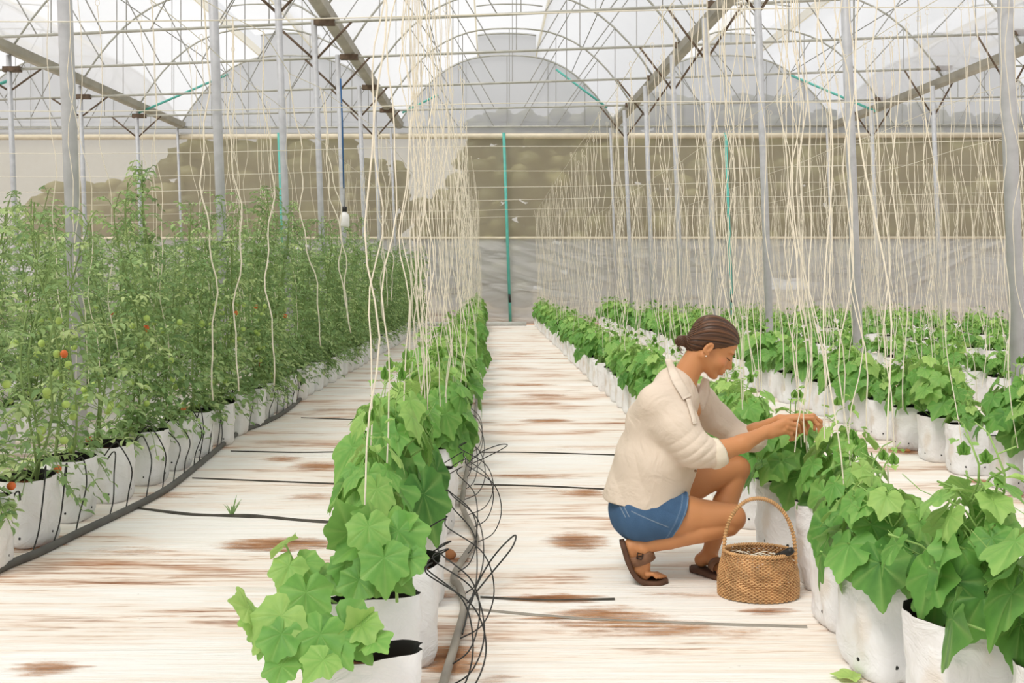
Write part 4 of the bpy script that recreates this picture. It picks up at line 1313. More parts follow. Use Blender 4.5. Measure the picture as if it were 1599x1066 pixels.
# far hand
hand([(W3(1219, 656, 3.98), W3(1249, 651, 3.945), 0.0215, 0.0165, 1.0), (W3(1222, 658, 3.96), W3(1250, 655, 3.92), 0.018, 0.014, 1.0)],
     [([(1251, 653, 3.905), (1269, 653, 3.885), (1278, 664, 3.872), (1280, 678, 3.866)], [0.0108, 0.009, 0.008, 0.0068]),
      ([(1252, 650, 3.93), (1270, 649, 3.92), (1281, 658, 3.91), (1283, 671, 3.90)], [0.0108, 0.009, 0.008, 0.0068]),
      ([(1250, 649, 3.955), (1265, 650, 3.955), (1273, 660, 3.945), (1272, 671, 3.93)], [0.0103, 0.0086, 0.0076, 0.0066]),
      ([(1246, 651, 3.97), (1257, 656, 3.975), (1262, 665, 3.965), (1260, 673, 3.95)], [0.0095, 0.0076, 0.0068, 0.006]),
      ([(1232, 660, 3.925), (1245, 661, 3.895), (1254, 668, 3.88), (1259, 677, 3.872)], [0.013, 0.011, 0.0095, 0.0078])])
# near leg: thigh level, shin folded back under it, heel up
B.chain([W3(1000, 806, 3.86), W3(1072, 804, 3.83), W3(1142, 806, 3.80)], [0.095, 0.073, 0.050], 0.02)
B.ell(W3(1146, 808, 3.80), (0.047, 0.046, 0.052), None, 0.01)
B.chain([W3(1138, 820, 3.80), W3(1092, 829, 3.81), W3(1045, 842, 3.82), W3(1004, 852, 3.83)], [0.042, 0.046, 0.038, 0.030], 0.006)
B.chain([W3(1000, 850, 3.83), W3(984, 852, 3.835)], [0.031, 0.027], 0.012)
B.chain([W3(1002, 856, 3.83), W3(1004, 878, 3.835), W3(1009, 895, 3.835)], [0.032, 0.027, 0.018], 0.012, 1.35)
B.chain([W3(984, 854, 3.835), W3(994, 885, 3.835), W3(1006, 899, 3.835)], [0.025, 0.022, 0.016], 0.012, 1.3)
for k, (dy, r_, tx) in enumerate([(0.036, .0095, 1038), (0.018, .0082, 1035), (0.001, .0078, 1032), (-0.016, .0072, 1029), (-0.032, .0068, 1025)]):
    B.chain([W3(1010, 896, 3.835 + dy * .9), W3((1010 + tx) / 2 + 2, 896, 3.835 + dy), W3(tx, 901, 3.835 + dy)], [0.011, r_, r_], 0.005)
# far leg: knee up, shin down
B.chain([W3(1008, 795, 4.03), W3(1080, 752, 4.07), W3(1150, 730, 4.08)], [0.095, 0.076, 0.052], 0.02)
B.ell(W3(1153, 731, 4.08), (0.050, 0.048, 0.050), None, 0.01)
B.chain([W3(1151, 738, 4.08), W3(1132, 786, 4.06), W3(1117, 832, 4.02), W3(1108, 865, 4.0)], [0.045, 0.050, 0.038, 0.030], 0.01)
B.cone(W3(1107, 866, 4.0), W3(1095, 874, 3.985), 0.031, 0.028, 0.012)
B.chain([W3(1108, 868, 4.0), W3(1122, 883, 3.92), W3(1133, 890, 3.872)], [0.030, 0.023, 0.017], 0.012, 1.0)
for k, (o_, r_, ln) in enumerate([(-0.030, .0092, .045), (-0.013, .0082, .046), (0.002, .0078, .042), (0.016, .0072, .036), (0.029, .0066, .028)]):
    q0 = W3(1131, 891, 3.885) + np.array([.77 * o_, .63 * o_, 0]); q1 = q0 + np.array([.63, -.77, -.1]) * ln
    B.cone(q0, q1, .013, r_, 0.008)
# head
B.ell(hp(-.006, 0, .032), (.0965, .073, .080), HR, 0.01)
B.ell(hp(.034, 0, -.03), (.056, .058, .078), HR, 0.02)
for s_ in (-1, 1):
    B.cone(hp(-.016, s_ * .048, -.058), hp(.068, s_ * .012, -.099), .020, .015, 0.02)
    B.ell(hp(.058, s_ * .036, -.042), (.026, .022, .026), HR, 0.015)
    B.ell(hp(.074, s_ * .030, .016), (.016, .026, .008), HR, 0.012)
B.ell(hp(.080, 0, -.101), (.0145, .017, .013), HR, 0.012)
for s_ in (-1, 1):
    B.ell(hp(.097, s_ * .032, -.008), (.014, .017, .011), HR, 0.010, 'sub')
    B.ell(hp(.0765, s_ * .031, -.009), (.0125, .0145, .0115), HR, 0.004)
    B.ell(hp(.0865, s_ * .031, -.0135), (.003, .015, .0022), HR, 0.003, 'add')
B.cone(hp(.090, 0, .006), hp(.113, 0, -.034), .0062, .0082, 0.010)
B.cone(hp(.086, 0, -.006), hp(.096, 0, -.042), .012, .0135, 0.008)
B.ell(hp(.115, 0, -.037), (.0085, .0085, .0075), HR, 0.005)
for s_ in (-1, 1):
    B.ell(hp(.1015, s_ * .011, -.0415), (.0095, .0062, .0065), HR, 0.005)
    B.ell(hp(.1035, s_ * .0065, -.0478), (.005, .003, .003), HR, 0.002, 'sub')
B.ell(hp(.090, 0, -.065), (.014, .026, .020), HR, 0.012)
B.ell(hp(.1005, 0, -.0645), (.0085, .019, .0052), HR, 0.004)
B.ell(hp(.0985, 0, -.0765), (.0085, .016, .0058), HR, 0.004)
B.ell(hp(.107, 0, -.0705), (.012, .022, .0013), HR, 0.002, 'sub')
for s_ in (-1, 1):     # ears
    tl_ = R(-12)
    ear = np.stack([HF * math.cos(tl_) + HU * math.sin(tl_), HS, -HF * math.sin(tl_) + HU * math.cos(tl_)], 1)
    B.ell(hp(-.020, s_ * .071, -.026), (.0165, .0085, .028), ear, 0.004)
    B.ell(hp(-.016, s_ * .079, -.022), (.0095, .006, .018), ear, 0.003, 'sub')
    B.ell(hp(-.010, s_ * .070, -.048), (.008, .006, .009), ear, 0.003)
V, Q = B.polygonise()
V = relax(V, Q, 1, 0.4)
del B
loc = (V - HC) @ HR
f_, s_, u_ = loc[:, 0], np.abs(loc[:, 1]), loc[:, 2]
col = np.tile(np.array(srgb(196, 136, 90)[:3]), (len(V), 1))
def paint(mask, c, a=1.0):
    global col
    m = (np.clip(mask, 0, 1) * a)[:, None]
    col = col * (1 - m) + np.array(srgb(*c)[:3]) * m
def blob(f0, s0, u0, rf, rs_, ru): return np.clip(1.6 * (1 - ((f_-f0)/rf)**2 - ((s_-s0)/rs_)**2 - ((u_-u0)/ru)**2), 0, 1)
paint(blob(.06, .045, -.035, .03, .025, .022), (204, 128, 92), 0.45)
paint(blob(.103, 0, -.0645, .012, .021, .0062), (172, 92, 76), 0.85)
paint(blob(.100, 0, -.0765, .012, .019, .0066), (184, 104, 86), 0.85)
paint(blob(.104, 0, -.0705, .02, .022, .0022), (98, 48, 38), 0.9)
bl_ = u_ - (.0185 - 8.0 * (s_ - .028) ** 2 * 1.0)
paint(np.clip(1.5 - np.abs(bl_) / .0028, 0, 1) * (s_ > .012) * (s_ < .052) * (f_ > .045) * (u_ > 0), (92, 60, 40), 0.9)
lash = np.clip(1.5 - np.abs(u_ + .0145 - 3 * (s_ - .031) ** 2) / .0018, 0, 1) * (s_ > .016) * (s_ < .048) * (f_ > .06) * (f_ < .1)
paint(lash, (50, 32, 24), 0.95)
paint(blob(.084, .031, -.020, .02, .012, .0035), (232, 220, 208), 0.25)
paint(blob(.104, .0065, -.0475, .006, .0045, .004), (96, 52, 36), 0.7)
# toenails, knuckle and knee tint
nz = wob(V, 5, 60.0)
col *= (1 + 0.05 * nz)[:, None]
def tint(c, r, rgb, a):
    m = np.clip(1.3 - np.linalg.norm(V - c, axis=1) / r, 0, 1); paint(m, rgb, a)
tint(W3(1163, 806, 3.79), 0.05, (190, 120, 82), 0.45)
tint(W3(1172, 733, 4.06), 0.05, (190, 120, 82), 0.45)
tint(W3(1240, 668, 3.80), 0.03, (206, 136, 98), 0.4)
g = NT('skin')
at = g.n('ShaderNodeAttribute', _attribute_name='tone')
nf = g.noise(g.coord('Object'), 140, 3)
M['skin'] = g.done(g.bsdf(at.outputs['Color'], 0.48, g.bump(nf, 0.12, 0.002), 0, 0.35, Subsurface_Weight=0.08, Subsurface_Scale=0.02))
obj_from(big_mesh('body', V - POFF, Q, col), 'body', M['skin'], PERS)

# eyes are lowered: a dark lash fringe on each lid
for s_ in (-1, 1):
    b = MB()
    pts = [hp(.0885 - 9 * (t * .013) ** 2 * 6, s_ * (.031 + t * .013), -.0145 - .001 * (1 - t * t)) - POFF for t in np.linspace(-1, 1, 9)]
    b.tube(pts, 0.0013, 5)
    b.build('eyelash', m_simple('dark_lash', srgb(44, 28, 22), 0.7, 0.1), PERS)

# hair
Hh = Field((0.70, 3.84, 0.80), (1.06, 4.06, 1.10), 0.0022)
Hh.ell(hp(-.008, 0, .033), (.1020, .0795, .0860), HR, 0.01)
Hh.ell(hp(-.060, 0, -.030), (.042, .052, .050), HR, 0.03)
def cutp(fd, p, n):
    fd.cut(p, n)
Hh.cut(hp(0, 0, -.019), -(HU - HF * 0.98))
Hh.ell(hp(-.020, -.078, -.030), (.019, .03, .028), HR, 0.004, 'sub')
Hh.ell(hp(-.020, .078, -.030), (.019, .03, .028), HR, 0.004, 'sub')
Hh.cone(hp(-.088, 0, -.042), hp(-.100, 0, -.054), .020, .020, 0.008)
Hh.ell(hp(-.112, -.003, -.058), (.0235, .025, .0225), HR, 0.003)
Hh.ell(hp(-.120, .006, -.070), (.017, .019, .016), HR, 0.003)
Hh.ell(hp(-.106, .008, -.046), (.017, .02, .014), HR, 0.003)
V, Q = Hh.polygonise(); V = relax(V, Q, 1, 0.4); del Hh
loc = (V - HC) @ HR
bun = (loc[:, 0] < -.094)
p0 = np.array([-.10, 0, -.05]); ax = np.array([.88, 0, .47]); ax /= np.linalg.norm(ax)
q = loc - p0; along = q @ ax
e2 = np.array([-ax[2], 0, ax[0]])
ang = np.arctan2(q[:, 1], q @ e2)
nn = np.zeros(len(V)); rs = np.random.RandomState(3)
for fr_ in (18, 31, 47, 73, 96):
    nn += np.sin(ang * fr_ + along * rs.uniform(4, 22) + rs.uniform(0, 6)) * (18 / fr_) ** 0.4
qb = loc - np.array([-.112, 0, -.058])
angb = np.arctan2(qb[:, 2], qb[:, 0])
nb = np.sin(np.linalg.norm(qb[:, [0, 2]], axis=1) * 900 + angb * 2 + qb[:, 1] * 160)
nn = np.where(bun, nb * 2, nn)
N = vnormals(V, Q)
V = V + N * (0.00075 * nn)[:, None]
t = np.clip(0.5 + 0.22 * nn + 0.15 * wob(V, 8, 40), 0, 1)[:, None]
hc = np.array(srgb(34, 20, 12)[:3]) * (1 - t) + np.array(srgb(106, 70, 44)[:3]) * t
g = NT('brown_hair')
at = g.n('ShaderNodeAttribute', _attribute_name='tone')
M['hair'] = g.done(g.bsdf(at.outputs['Color'], 0.42, None, 0, 0.4))
hair = obj_from(big_mesh('hair', V - POFF, Q, hc), 'hair', M['hair'], PERS)
b = MB(); r4 = random.Random(6)
for k in range(7):
    a = hp(-.115 + r4.uniform(-.01, .01), r4.uniform(-.012, .012), -.07) - POFF
    d = Vector((r4.uniform(-.012, .01), r4.uniform(-.01, .01), -r4.uniform(.025, .045)))
    a = Vector(a)
    b.tube([a, a + d * .5 + Vector((-.008, 0, 0)), a + d, a + d * 1.15 + Vector((.006, 0, 0.004))], 0.0014, 4, False, col=(*srgb(84, 54, 34)[:3], 1))
b.build('loose_strand', M['hair'], hair)
b = MB(); ball(b, Vector(hp(-.011, -.0775, -.058) - POFF), 0.0035)
b.build('ear_stud', m_simple('pearl', srgb(240, 226, 205), 0.25, 0.02), PERS)

# shirt
S = Field((0.42, 3.62, 0.25), (1.22, 4.26, 0.92), 0.0032)
S.chain([W3(1008, 800, 3.95), W3(1024, 715, 3.95), W3(1036, 660, 3.95), W3(1050, 628, 3.95)], [0.162, 0.158, 0.133, 0.098], 0.03, 1.12)
S.cone(W3(1024, 720, 3.95), W3(996, 785, 3.95), 0.15, 0.145, 0.03, 1.15)
S.cone(W3(1053, 622, 3.95), W3(1050, 600, 3.95), 0.085, 0.066, 0.03, 1.1)
S.chain([W3(1048, 618, 3.88), W3(1026, 630, 3.825), W3(1058, 668, 3.785), W3(1086, 703, 3.745), W3(1113, 709, 3.75)], [0.064, 0.064, 0.070, 0.062, 0.056], 0.05)
S.chain([W3(1064, 616, 4.03), W3(1092, 626, 4.11), W3(1120, 655, 4.12), W3(1152, 683, 4.10), W3(1176, 686, 4.07)], [0.066, 0.066, 0.066, 0.058, 0.05], 0.025)
S.cone(W3(1052, 606, 3.93), W3(1030, 632, 3.85), 0.072, 0.070, 0.05)
S.cone(W3(1020, 660, 3.90), W3(1050, 660, 3.84), 0.10, 0.08, 0.05)
S.cut(W3(1010, 783, 3.95), (-0.10, 0, -1))
# front opening
S.cone(W3(1086, 575, 3.95), W3(1093, 655, 3.95), 0.040, 0.016, 0.008, 1.0, 'sub')
S.cone(W3(1095, 655, 3.95), W3(1104, 735, 3.94), 0.018, 0.006, 0.008, 1.0, 'sub')
# neck hole rim
V, Q = S.polygonise(); del S
fa = W3(1196, 674, 3.79) - W3(1110, 709, 3.75); fa /= np.linalg.norm(fa)
N = vnormals(V, Q)
d1 = 0.009 * wob(V, 21, 22, 8) + 0.005 * wob(V, 22, 52, 8)
# drag folds running from the shoulder down to the elbow and across the back
def folds(c, dirv, period, width, amp, seed):
    q = V - c; ax = np.array(dirv, dtype=float); ax /= np.linalg.norm(ax)
    t = q @ ax + 0.022 * wob(V, seed, 14)
    w = np.exp(-(np.linalg.norm(q, axis=1) / width) ** 2) * np.clip(0.5 + 1.2 * wob(V, seed + 9, 24), 0, 1.4)
    return amp * w * (np.abs(np.sin(t / period * math.pi)) ** 0.7 - 0.5)
d1 += folds(W3(1085, 700, 3.70), (0.55, 0, -0.75), 0.037, 0.085, 0.007, 31)
d1 += folds(W3(1045, 650, 3.72), (0.75, 0, 0.60), 0.052, 0.12, 0.005, 32)
d1 += folds(W3(1000, 740, 3.80), (0.95, 0, 0.30), 0.09, 0.16, 0.006, 33)
d1 += folds(W3(1150, 680, 4.05), (0.6, 0, -0.7), 0.034, 0.08, 0.007, 34)
d1 += folds(W3(1090, 650, 4.0), (1, .3, 0.1), 0.04, 0.10, 0.006, 35)
V = V + N * d1[:, None]
V = relax(V, Q, 2, 0.5)
tc = np.tile(np.array(srgb(233, 217, 200)[:3]), (len(V), 1)) * (1 + 0.03 * wob(V, 40, 90))[:, None]
g = NT('cream_linen')
at = g.n('ShaderNodeAttribute', _attribute_name='tone')
wv = g.noise(g.coord('Object', (1, 1, 1)), 420, 2)
wv2 = g.noise(g.coord('Object', (60, 60, 600)), 1.5, 2)
cl = g.mix(g.math('MULTIPLY', wv2, 0.25), at.outputs['Color'], srgb(214, 194, 166))
cr2 = g.n('ShaderNodeTexNoise', Vector=g.coord('Object'), Scale=8, Detail=3, Roughness=0.5, Distortion=1.4).outputs['Fac']
df = g.bsdf(cl, 0.85, g.bump(g.math('ADD', g.math('MULTIPLY', wv, 0.05), cr2), 0.6, 0.022), 0, 0.1)
tl = g.n('ShaderNodeBsdfTranslucent', Color=cl).outputs[0]
M['linen'] = g.done(g.mixsh(0.12, df, tl))
shirt = obj_from(big_mesh('shirt', V - POFF, Q, tc), 'shirt', M['linen'], PERS)
# rolled cuffs
def cuff(c, d, r, w, seed):
    b = MB(); d = Vector(d).normalized(); s0, _, u0 = frame_from(d)
    vs = []; fs = []; n = 36
    prof = [(-w*.5, r*.84), (-w*.45, r*1.02), (-w*.1, r*1.09), (w*.3, r*1.07), (w*.5, r*1.0), (w*.46, r*.90), (w*.2, r*.84)]
    for j, (x, q) in enumerate(prof):
        for i in range(n):
            a = 2*math.pi*i/n; wv = 1 + 0.05*math.sin(a*3+seed+j*.6) + 0.025*math.sin(a*7+seed*2+j)
            vs.append(Vector(c) + d*(x + .004*math.sin(a*2+seed)) + (s0*math.cos(a) + u0*math.sin(a))*q*wv)
    for j in range(len(prof)-1):
        for i in range(n): fs.append((j*n+i, (j+1)*n+i, (j+1)*n+(i+1) % n, j*n+(i+1) % n))
    b.add([v - Vector(POFF) for v in vs], fs, (*srgb(240, 228, 208)[:3], 1))
    b.build('cuff', M['linen'], shirt)
cuff(W3(1117, 708, 3.75), fa, 0.056, 0.050, 1.0)
fb = W3(1218, 656, 3.98) - W3(1178, 684, 4.06)
cuff(W3(1180, 684, 4.062), fb, 0.049, 0.045, 2.2)
# collar wings and placket
def patch(pts_uv, Yf, name, th=0.006, parent=None):
    """closed outline in picture coordinates turned into a thick cloth piece; Yf gives its distance at each corner"""
    P = [Vector(W3(px, py, Y) - POFF) for (px, py), Y in zip(pts_uv, Yf)]
    c = sum(P, Vector()) / len(P); n = (P[1] - P[0]).cross(P[2] - P[0]).normalized()
    if n.y > 0: n = -n
    m = len(P); b = MB()
    rim = []
    for i in range(m):
        p, q = P[i], P[(i+1) % m]
        rim += [p.lerp(q, t) for t in (0, .33, .66)]
    k = len(rim)
    vs = [p.lerp(c, 0.0) for p in rim] + [p.lerp(c, 0.12) + n*th for p in rim] + [p.lerp(c, 0.55) + n*th*1.4 for p in rim] + [c + n*th*1.5] + [p - n*th*.6 for p in rim]
    fs = []
    for i in range(k):
        j = (i+1) % k
        fs += [(i, j, k+j, k+i), (k+i, k+j, 2*k+j, 2*k+i), (2*k+i, 2*k+j, 3*k), (3*k+1+i, 3*k+1+j, j, i)]
    b.add(vs, fs, (*srgb(238, 226, 206)[:3], 1))
    return b.build(name, M['linen'], parent)
SPX = HX + (V[:, 0] / V[:, 1]) * F; SPY = HY - (V[:, 2] - EYE) / V[:, 1] * F
def surf_y(px, py, default, ymax=4.3, far=False):
    m = ((SPX - px) ** 2 + (SPY - py) ** 2 < 9) & (V[:, 1] < ymax) & ((V[:, 1] > 3.98) if far else True)
    return min(float(V[m, 1].min()), default) if m.any() else default
def cloth_strip(inner, outer, dflt, name, far=False, th=0.006, nu=16, nv=5):
    I = smooth_path([(x, y, 0) for x, y in inner], 8); O = smooth_path([(x, y, 0) for x, y in outer], 8)
    def at(P, t): k = min(int(t * (len(P) - 1)), len(P) - 2); return P[k].lerp(P[k+1], t * (len(P) - 1) - k)
    top = []; 
    for i in range(nu + 1):
        for j in range(nv + 1):
            q = at(I, i / nu).lerp(at(O, i / nu), j / nv)
            d = dflt[0] + (dflt[1] - dflt[0]) * i / nu
            y = surf_y(q.x, q.y, d, 4.3, far)
            edge = 0.0035 if (j in (0, nv) or i in (0, nu)) else th + 0.002
            top.append(Vector(W3(q.x, q.y, y - edge) - POFF))
    n1 = len(top); vs = top + [p + Vector((0, 0.007, 0)) for p in top]; fs = []; w = nv + 1
    for i in range(nu):
        for j in range(nv):
            p = i * w + j; fs += [(p, p + w, p + w + 1, p + 1), (n1 + p, n1 + p + 1, n1 + p + w + 1, n1 + p + w)]
    for i in range(nu):
        for j in (0, nv):
            p = i * w + j; fs.append((p, n1 + p, n1 + p + w, p + w))
    for j in range(nv):
        for i in (0, nu):
            p = i * w + j; fs.append((p, p + 1, n1 + p + 1, n1 + p))
    b = MB(); b.add(vs, fs, (*srgb(238, 224, 208)[:3], 1)); return b.build(name, M['linen'], shirt)
cloth_strip([(1048, 560), (1062, 586), (1080, 617)], [(1038, 560), (1048, 592), (1067, 624)], (3.905, 3.875), 'collar')
cloth_strip([(1098, 588), (1092, 606), (1089, 628)], [(1108, 593), (1108, 616), (1098, 640)], (4.03, 4.0), 'collar', True)
cloth_strip([(1079, 622), (1084, 640), (1089, 660)], [(1071, 623), (1077, 643), (1082, 662)], (3.90, 3.85), 'placket')
b = MB(); b.tube([Vector(W3(1086, 735, 3.80) - POFF), Vector(W3(1086, 735, 3.795) - POFF)], 0.0055, 12)
b.build('button', m_simple('shirt_button', srgb(150, 112, 84), 0.4, 0.05), shirt)

# denim shorts
D = Field((0.40, 3.68, 0.10), (1.02, 4.24, 0.48), 0.0032)
D.ell(W3(1002, 797, 3.95), (0.138, 0.172, 0.128), None, 0.01)
D.ell(W3(1008, 770, 3.95), (0.12, 0.16, 0.11), None, 0.03)
D.chain([W3(1002, 804, 3.865), W3(1072, 803, 3.83)], [0.108, 0.092], 0.02)
D.chain([W3(1012, 796, 4.03), W3(1080, 757, 4.07)], [0.108, 0.096], 0.02)
hn = np.array([0.93, 0, -0.38])
D.cut(W3(1060, 803, 3.83), hn)
V, Q = D.polygonise(); del D
N = vnormals(V, Q)
V = V + N * (0.0035 * wob(V, 51, 40) + 0.002 * wob(V, 52, 90) + 0.004 * (np.abs(np.sin((V @ np.array([20., 6, 46]))))**.5 - .6) * np.clip(1 - np.abs(V[:, 0] - 0.70) / .1, 0, 1))[:, None]
V = relax(V, Q, 1, 0.5)
dist = (V - W3(1060, 803, 3.83)) @ (hn / np.linalg.norm(hn))
t = np.clip(0.5 + 0.4 * wob(V, 60, 30) + 0.2 * wob(V, 61, 120), 0, 1)[:, None]
dc = np.array(srgb(34, 60, 92)[:3]) * (1 - t) + np.array(srgb(66, 98, 134)[:3]) * t
m = np.clip(1.4 - np.abs(dist + 0.003) / 0.003, 0, 1)[:, None]; dc = dc * (1 - .6*m) + np.array(srgb(150, 170, 190)[:3]) * .6 * m
m = np.clip(1.3 - np.abs(dist + 0.024) / 0.0018, 0, 1)[:, None]; dc = dc * (1 - .5*m) + np.array(srgb(140, 158, 176)[:3]) * .5 * m
xz = V[:, 0] * 0.5 + V[:, 2]
for a_, b_ in (((985, 796), (1040, 818)), ((968, 790), (976, 806)), ((973, 788), (981, 804))):
    pa, pb = W3(*a_, 3.80)[[0, 2]], W3(*b_, 3.80)[[0, 2]]
    q = V[:, [0, 2]] - pa; L_ = pb - pa; tt = np.clip((q @ L_) / (L_ @ L_), 0, 1)
    dd = np.linalg.norm(q - tt[:, None] * L_, axis=1)
    m = (np.clip(1.3 - dd / 0.0018, 0, 1) * (V[:, 1] < 3.86))[:, None]
    dc = dc * (1 - .55*m) + np.array(srgb(176, 184, 184)[:3]) * .55 * m
g = NT('blue_denim')
at = g.n('ShaderNodeAttribute', _attribute_name='tone')
tw_ = g.noise(g.coord('Object', (300, 300, 300)), 2.0, 2)
M['denim'] = g.done(g.bsdf(g.mix(g.math('MULTIPLY', tw_, 0.35), at.outputs['Color'], srgb(120, 150, 182)), 0.85, g.bump(tw_, 0.3, 0.004), 0, 0.1))
obj_from(big_mesh('denim_shorts', V - POFF, Q, dc), 'denim_shorts', M['denim'], PERS)

# sandals
M['leather'] = m_simple('brown_leather', srgb(124, 88, 64), 0.6, 0.15, 30, 0, 0.2)
M['sole'] = m_simple('sandal_sole', srgb(92, 64, 48), 0.8, 0.15, 30)
def sandal(path, Y, wid, name, strap):
    root = None
    b = MB(); vs = []; fs = []
    pts = smooth_path([Vector(W3(px, py, y_) - POFF) for px, py, y_ in path], 5)
    m = len(pts); prof = [(-1, .0), (-.9, -.9), (.9, -.9), (1, 0), (.85, .9), (0, .5), (-.85, .9)]
    for i, p in enumerate(pts):
        t = (pts[min(i+1, m-1)] - pts[max(i-1, 0)]).normalized()
        s0 = Vector((0, 1, 0)); s0 = (s0 - t*s0.dot(t)).normalized(); n = t.cross(s0).normalized()
        if i == 0: print
        if n.dot(Vector((1, 0, 1))) < 0: n = -n
        u = i / (m-1); w = wid * (0.78 + 0.22*math.sin(u*2.6)) * math.sqrt(max(0.06, min(1, min(u, 1-u)*9)))
        for a, c in prof: vs.append(p + s0*w*a + n*0.0105*c)
    k = len(prof)
    for i in range(m-1):
        for j in range(k): fs.append((i*k+j, i*k+(j+1) % k, (i+1)*k+(j+1) % k, (i+1)*k+j))
    fs += [tuple(range(k)), tuple((m-1)*k+j for j in range(k-1, -1, -1))]
    b.add(vs, fs); o = b.build('sandal', M['sole'], PERS)
    for sp, w_, r_ in strap:
        b = MB(); pp_ = smooth_path([Vector(W3(*q) - POFF) for q in sp], 6)
        b.tube(pp_, w_, 10, True, flat=r_)
        b.build('strap', M['leather'], o)
    return o
def band(c, d, ry, rn_, w, a0=-100, a1=100, n=22, th=.003, nd=None):
    """leather band over the foot: centre C, foot direction D"""
    d = Vector(d).normalized(); y = Vector((0, 1, 0)); y = (y - d*y.dot(d)).normalized(); u = d.cross(y).normalized()
    if nd is not None and u.dot(Vector(nd)) < 0: u = -u
    b = MB(); vs = []; fs = []
    for i in range(n+1):
        a = R(a0 + (a1-a0)*i/n); o_ = y*math.sin(a); q = u*math.cos(a)
        for (x, e) in ((-w, 0), (-w, th), (w, th), (w, 0)):
            vs.append(Vector(c) + d*x + o_*(ry+e) + q*(rn_+e))
    for i in range(n):
        for j in range(4): fs.append((i*4+j, i*4+(j+1) % 4, (i+1)*4+(j+1) % 4, (i+1)*4+j))
    fs += [(0, 1, 2, 3), (n*4+3, n*4+2, n*4+1, n*4)]
    b.add([v - Vector(POFF) for v in vs], fs)
    return b
so = sandal([(971, 842, 3.835), (975, 858, 3.835), (985, 888, 3.835), (1000, 904, 3.835), (1020, 907, 3.835), (1043, 906, 3.835)], 3.835, 0.046, 'sandal', [])
fd = W3(1009, 897, 3.835) - W3(993, 850, 3.835)
band(W3(1000, 869, 3.833), fd, 0.046, 0.054, 0.020, -146, 146, n=34, nd=(1, 0, 0.4)).build('instep_strap', M['leather'], so)
bk = MB(); c = Vector(W3(999, 868, 3.782) - POFF)
e1 = Vector((0.98, 0, -0.2)); e2 = Vector((0.2, 0, 0.98))
bk.tube([c - e1*.010 - e2*.011, c + e1*.010 - e2*.011, c + e1*.010 + e2*.011, c - e1*.010 + e2*.011, c - e1*.010 - e2*.011], 0.0028, 6)
bk.tube([c - e1*.010, c + e1*.010], 0.0014, 5)
bk.build('buckle', m_simple('dark_buckle', srgb(52, 40, 34), 0.35, 0.05, 20, 0.5), so)
so = sandal([(1078, 885.5, 4.005), (1094, 889, 3.97), (1115, 896, 3.915), (1134, 901.5, 3.87), (1152, 907, 3.825)], 3.95, 0.044, 'sandal', [])
band(W3(1124, 886, 3.91), W3(1134, 892, 3.865) - W3(1108, 872, 3.98), 0.044, 0.034, 0.019, -125, 125, nd=(0, 0, 1)).build('instep_strap', M['leather'], so)

# ---------------------------------------------------------------- wicker basket with secateurs and cut twine
BC = Vector(wpt(1184, 0, 3.68)); BC.z = 0
bk_root = empty('wicker_basket', tuple(BC))
tag(bk_root, 'oval brown wicker basket with tall arched handle standing on the floor before the crouching person', 'basket')
M['wicker'] = m_simple('brown_wicker', srgb(206, 162, 112), 0.55, 0.28, 24, 0, 0.1)
M['wickerd'] = m_simple('dark_wicker', srgb(158, 110, 70), 0.6, 0.25, 24)
BH = 0.168
def brad(t):      # half width and half depth at height t
    q = 0.150 - 0.008 * t - 0.012 * (t ** 2) + 0.006 * math.sin(t * 3.1)
    return q, q * 0.70
b = MB(); NS = 44; rows = 27
for j in range(rows):
    z = 0.006 + (BH - 0.012) * j / (rows - 1); ax_, ay_ = brad(j / (rows - 1)); pts = []
    for i in range(NS * 2 + 1):
        a = 2*math.pi*i/(NS*2)
        o_ = 0.0032 * math.cos(NS * a + (math.pi if j % 2 else 0))
        pts.append((math.cos(a)*(ax_+o_), math.sin(a)*(ay_+o_), z + 0.0008*math.sin(a*5+j)))
    b.tube(pts, 0.0029, 5, False)
b.build('woven_side', M['wicker'], bk_root)
b = MB()
for i in range(NS):
    a = 2*math.pi*(i)/NS
    pts = [(math.cos(a)*brad(t)[0], math.sin(a)*brad(t)[1], 0.004 + (BH-.006)*t) for t in (0, .25, .5, .75, 1)]
    b.tube(pts, 0.0026, 5, False)
b.build('stake', M['wickerd'], bk_root)
b = MB()
for ph in (0, 1, 2):
    pts = []
    for i in range(121):
        a = 2*math.pi*i/120; q = a*26 + ph*2.094
        pts.append((math.cos(a)*(brad(1)[0]+0.005*math.cos(q)), math.sin(a)*(brad(1)[1]+0.005*math.cos(q)), BH+0.003+0.005*math.sin(q)))
    b.tube(pts, 0.0032, 5, False)
b.build('braided_rim', M['wicker'], bk_root)
b = MB()
vs = [(0, 0, .008)] + [(math.cos(2*math.pi*i/40)*.147, math.sin(2*math.pi*i/40)*.103, .008) for i in range(40)]
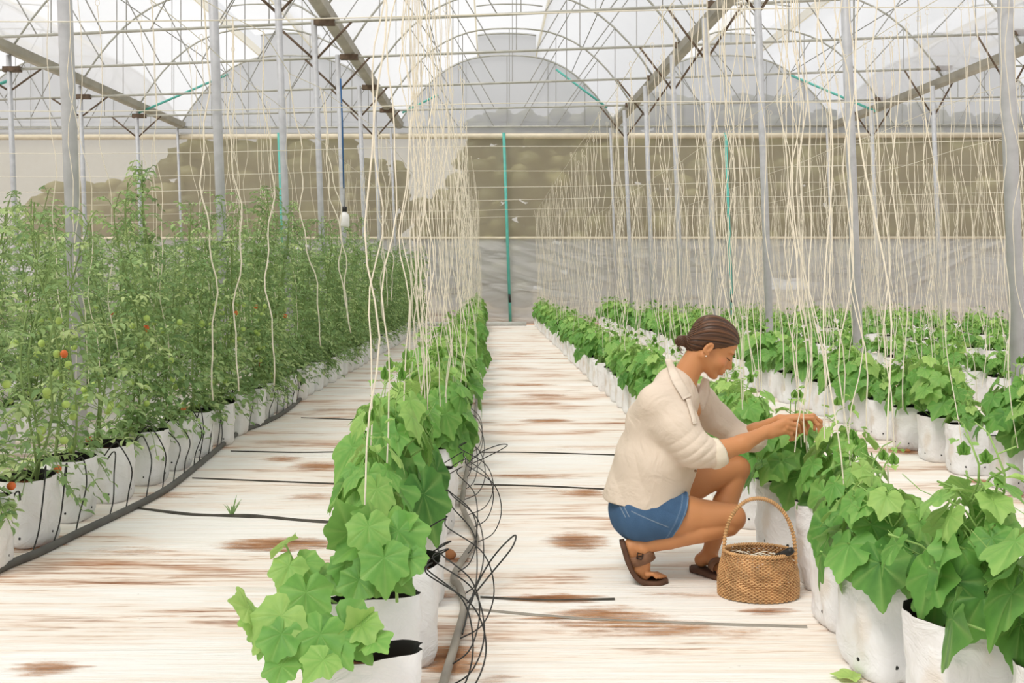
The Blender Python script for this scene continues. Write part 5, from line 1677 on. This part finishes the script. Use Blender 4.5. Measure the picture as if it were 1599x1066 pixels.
b.add(vs, [(0, 1+i, 1+(i+1) % 40) for i in range(40)]); b.build('basket_floor', M['wickerd'], bk_root)
b = MB()
hpth = []
for i in range(81):
    a = math.pi*i/80
    hpth.append(Vector((-math.cos(a)*0.128*(1+0.05*math.sin(a)), -0.015 + 0.03*math.cos(a), BH - 0.03 + 0.236*math.sin(a)**0.85)))
b.tube(hpth, 0.0058, 8)
cpts = []
for i in range(len(hpth)*6):
    t = i/6; k = min(int(t), len(hpth)-2); p = hpth[k].lerp(hpth[k+1], t-k); tg = (hpth[k+1]-hpth[k]).normalized()
    n1 = Vector((0, 1, 0)); n2 = tg.cross(n1).normalized(); a = i*0.75
    cpts.append(p + (n1*math.cos(a) + n2*math.sin(a))*0.0068)
b.tube(cpts, 0.0026, 4, False)
b.build('handle', M['wicker'], bk_root)
# secateurs: black grips leaning over the rim
root = empty('pruning_tool', tuple(BC + Vector((0, 0, 0))))
tag(root, 'black-handled cutting tool lying in the wicker basket with its grip over the rim', 'tool')
b = MB()
a, e = Vector(wpt(1198, 878, 3.66)) - BC, Vector(wpt(1238, 858, 3.60)) - BC
b.tube([a, a.lerp(e, .1), a.lerp(e, .5), a.lerp(e, .9), e], [0.010, 0.0125, 0.0135, 0.014, 0.0105], 12)
b.build('grip', M['black'], root)
b = MB(); b.tube([a, a + (a - e)*0.8], 0.006, 6, r2=0.003); b.build('blade', M['steel'], root)
# cut strings in the basket
r5 = random.Random(8)
for k in range(14):
    b = MB(); x, y = r5.uniform(-.10, .10), r5.uniform(-.05, .06); z = BH - 0.03
    d = Vector((r5.uniform(-1, 1), r5.uniform(-.4, .4), r5.uniform(-.1, .55))).normalized() * 0.04
    p = Vector((x, y, z))
    b.tube(smooth_path([p - d*1.1, p + Vector((0, .01, .012)), p + d, p + d*1.5 + Vector((0, 0, -.018))], 5), 0.0019, 5, False)
    o = b.build('cut_string', M['twine']); o.location = BC
    tag(o, 'short piece of pale cut string lying in the wicker basket', 'string', 'cut strings in the basket')
# stray bits of dry leaf
for k, (px, py) in enumerate([(1062, 862), (1055, 875), (1110, 792)]): pass
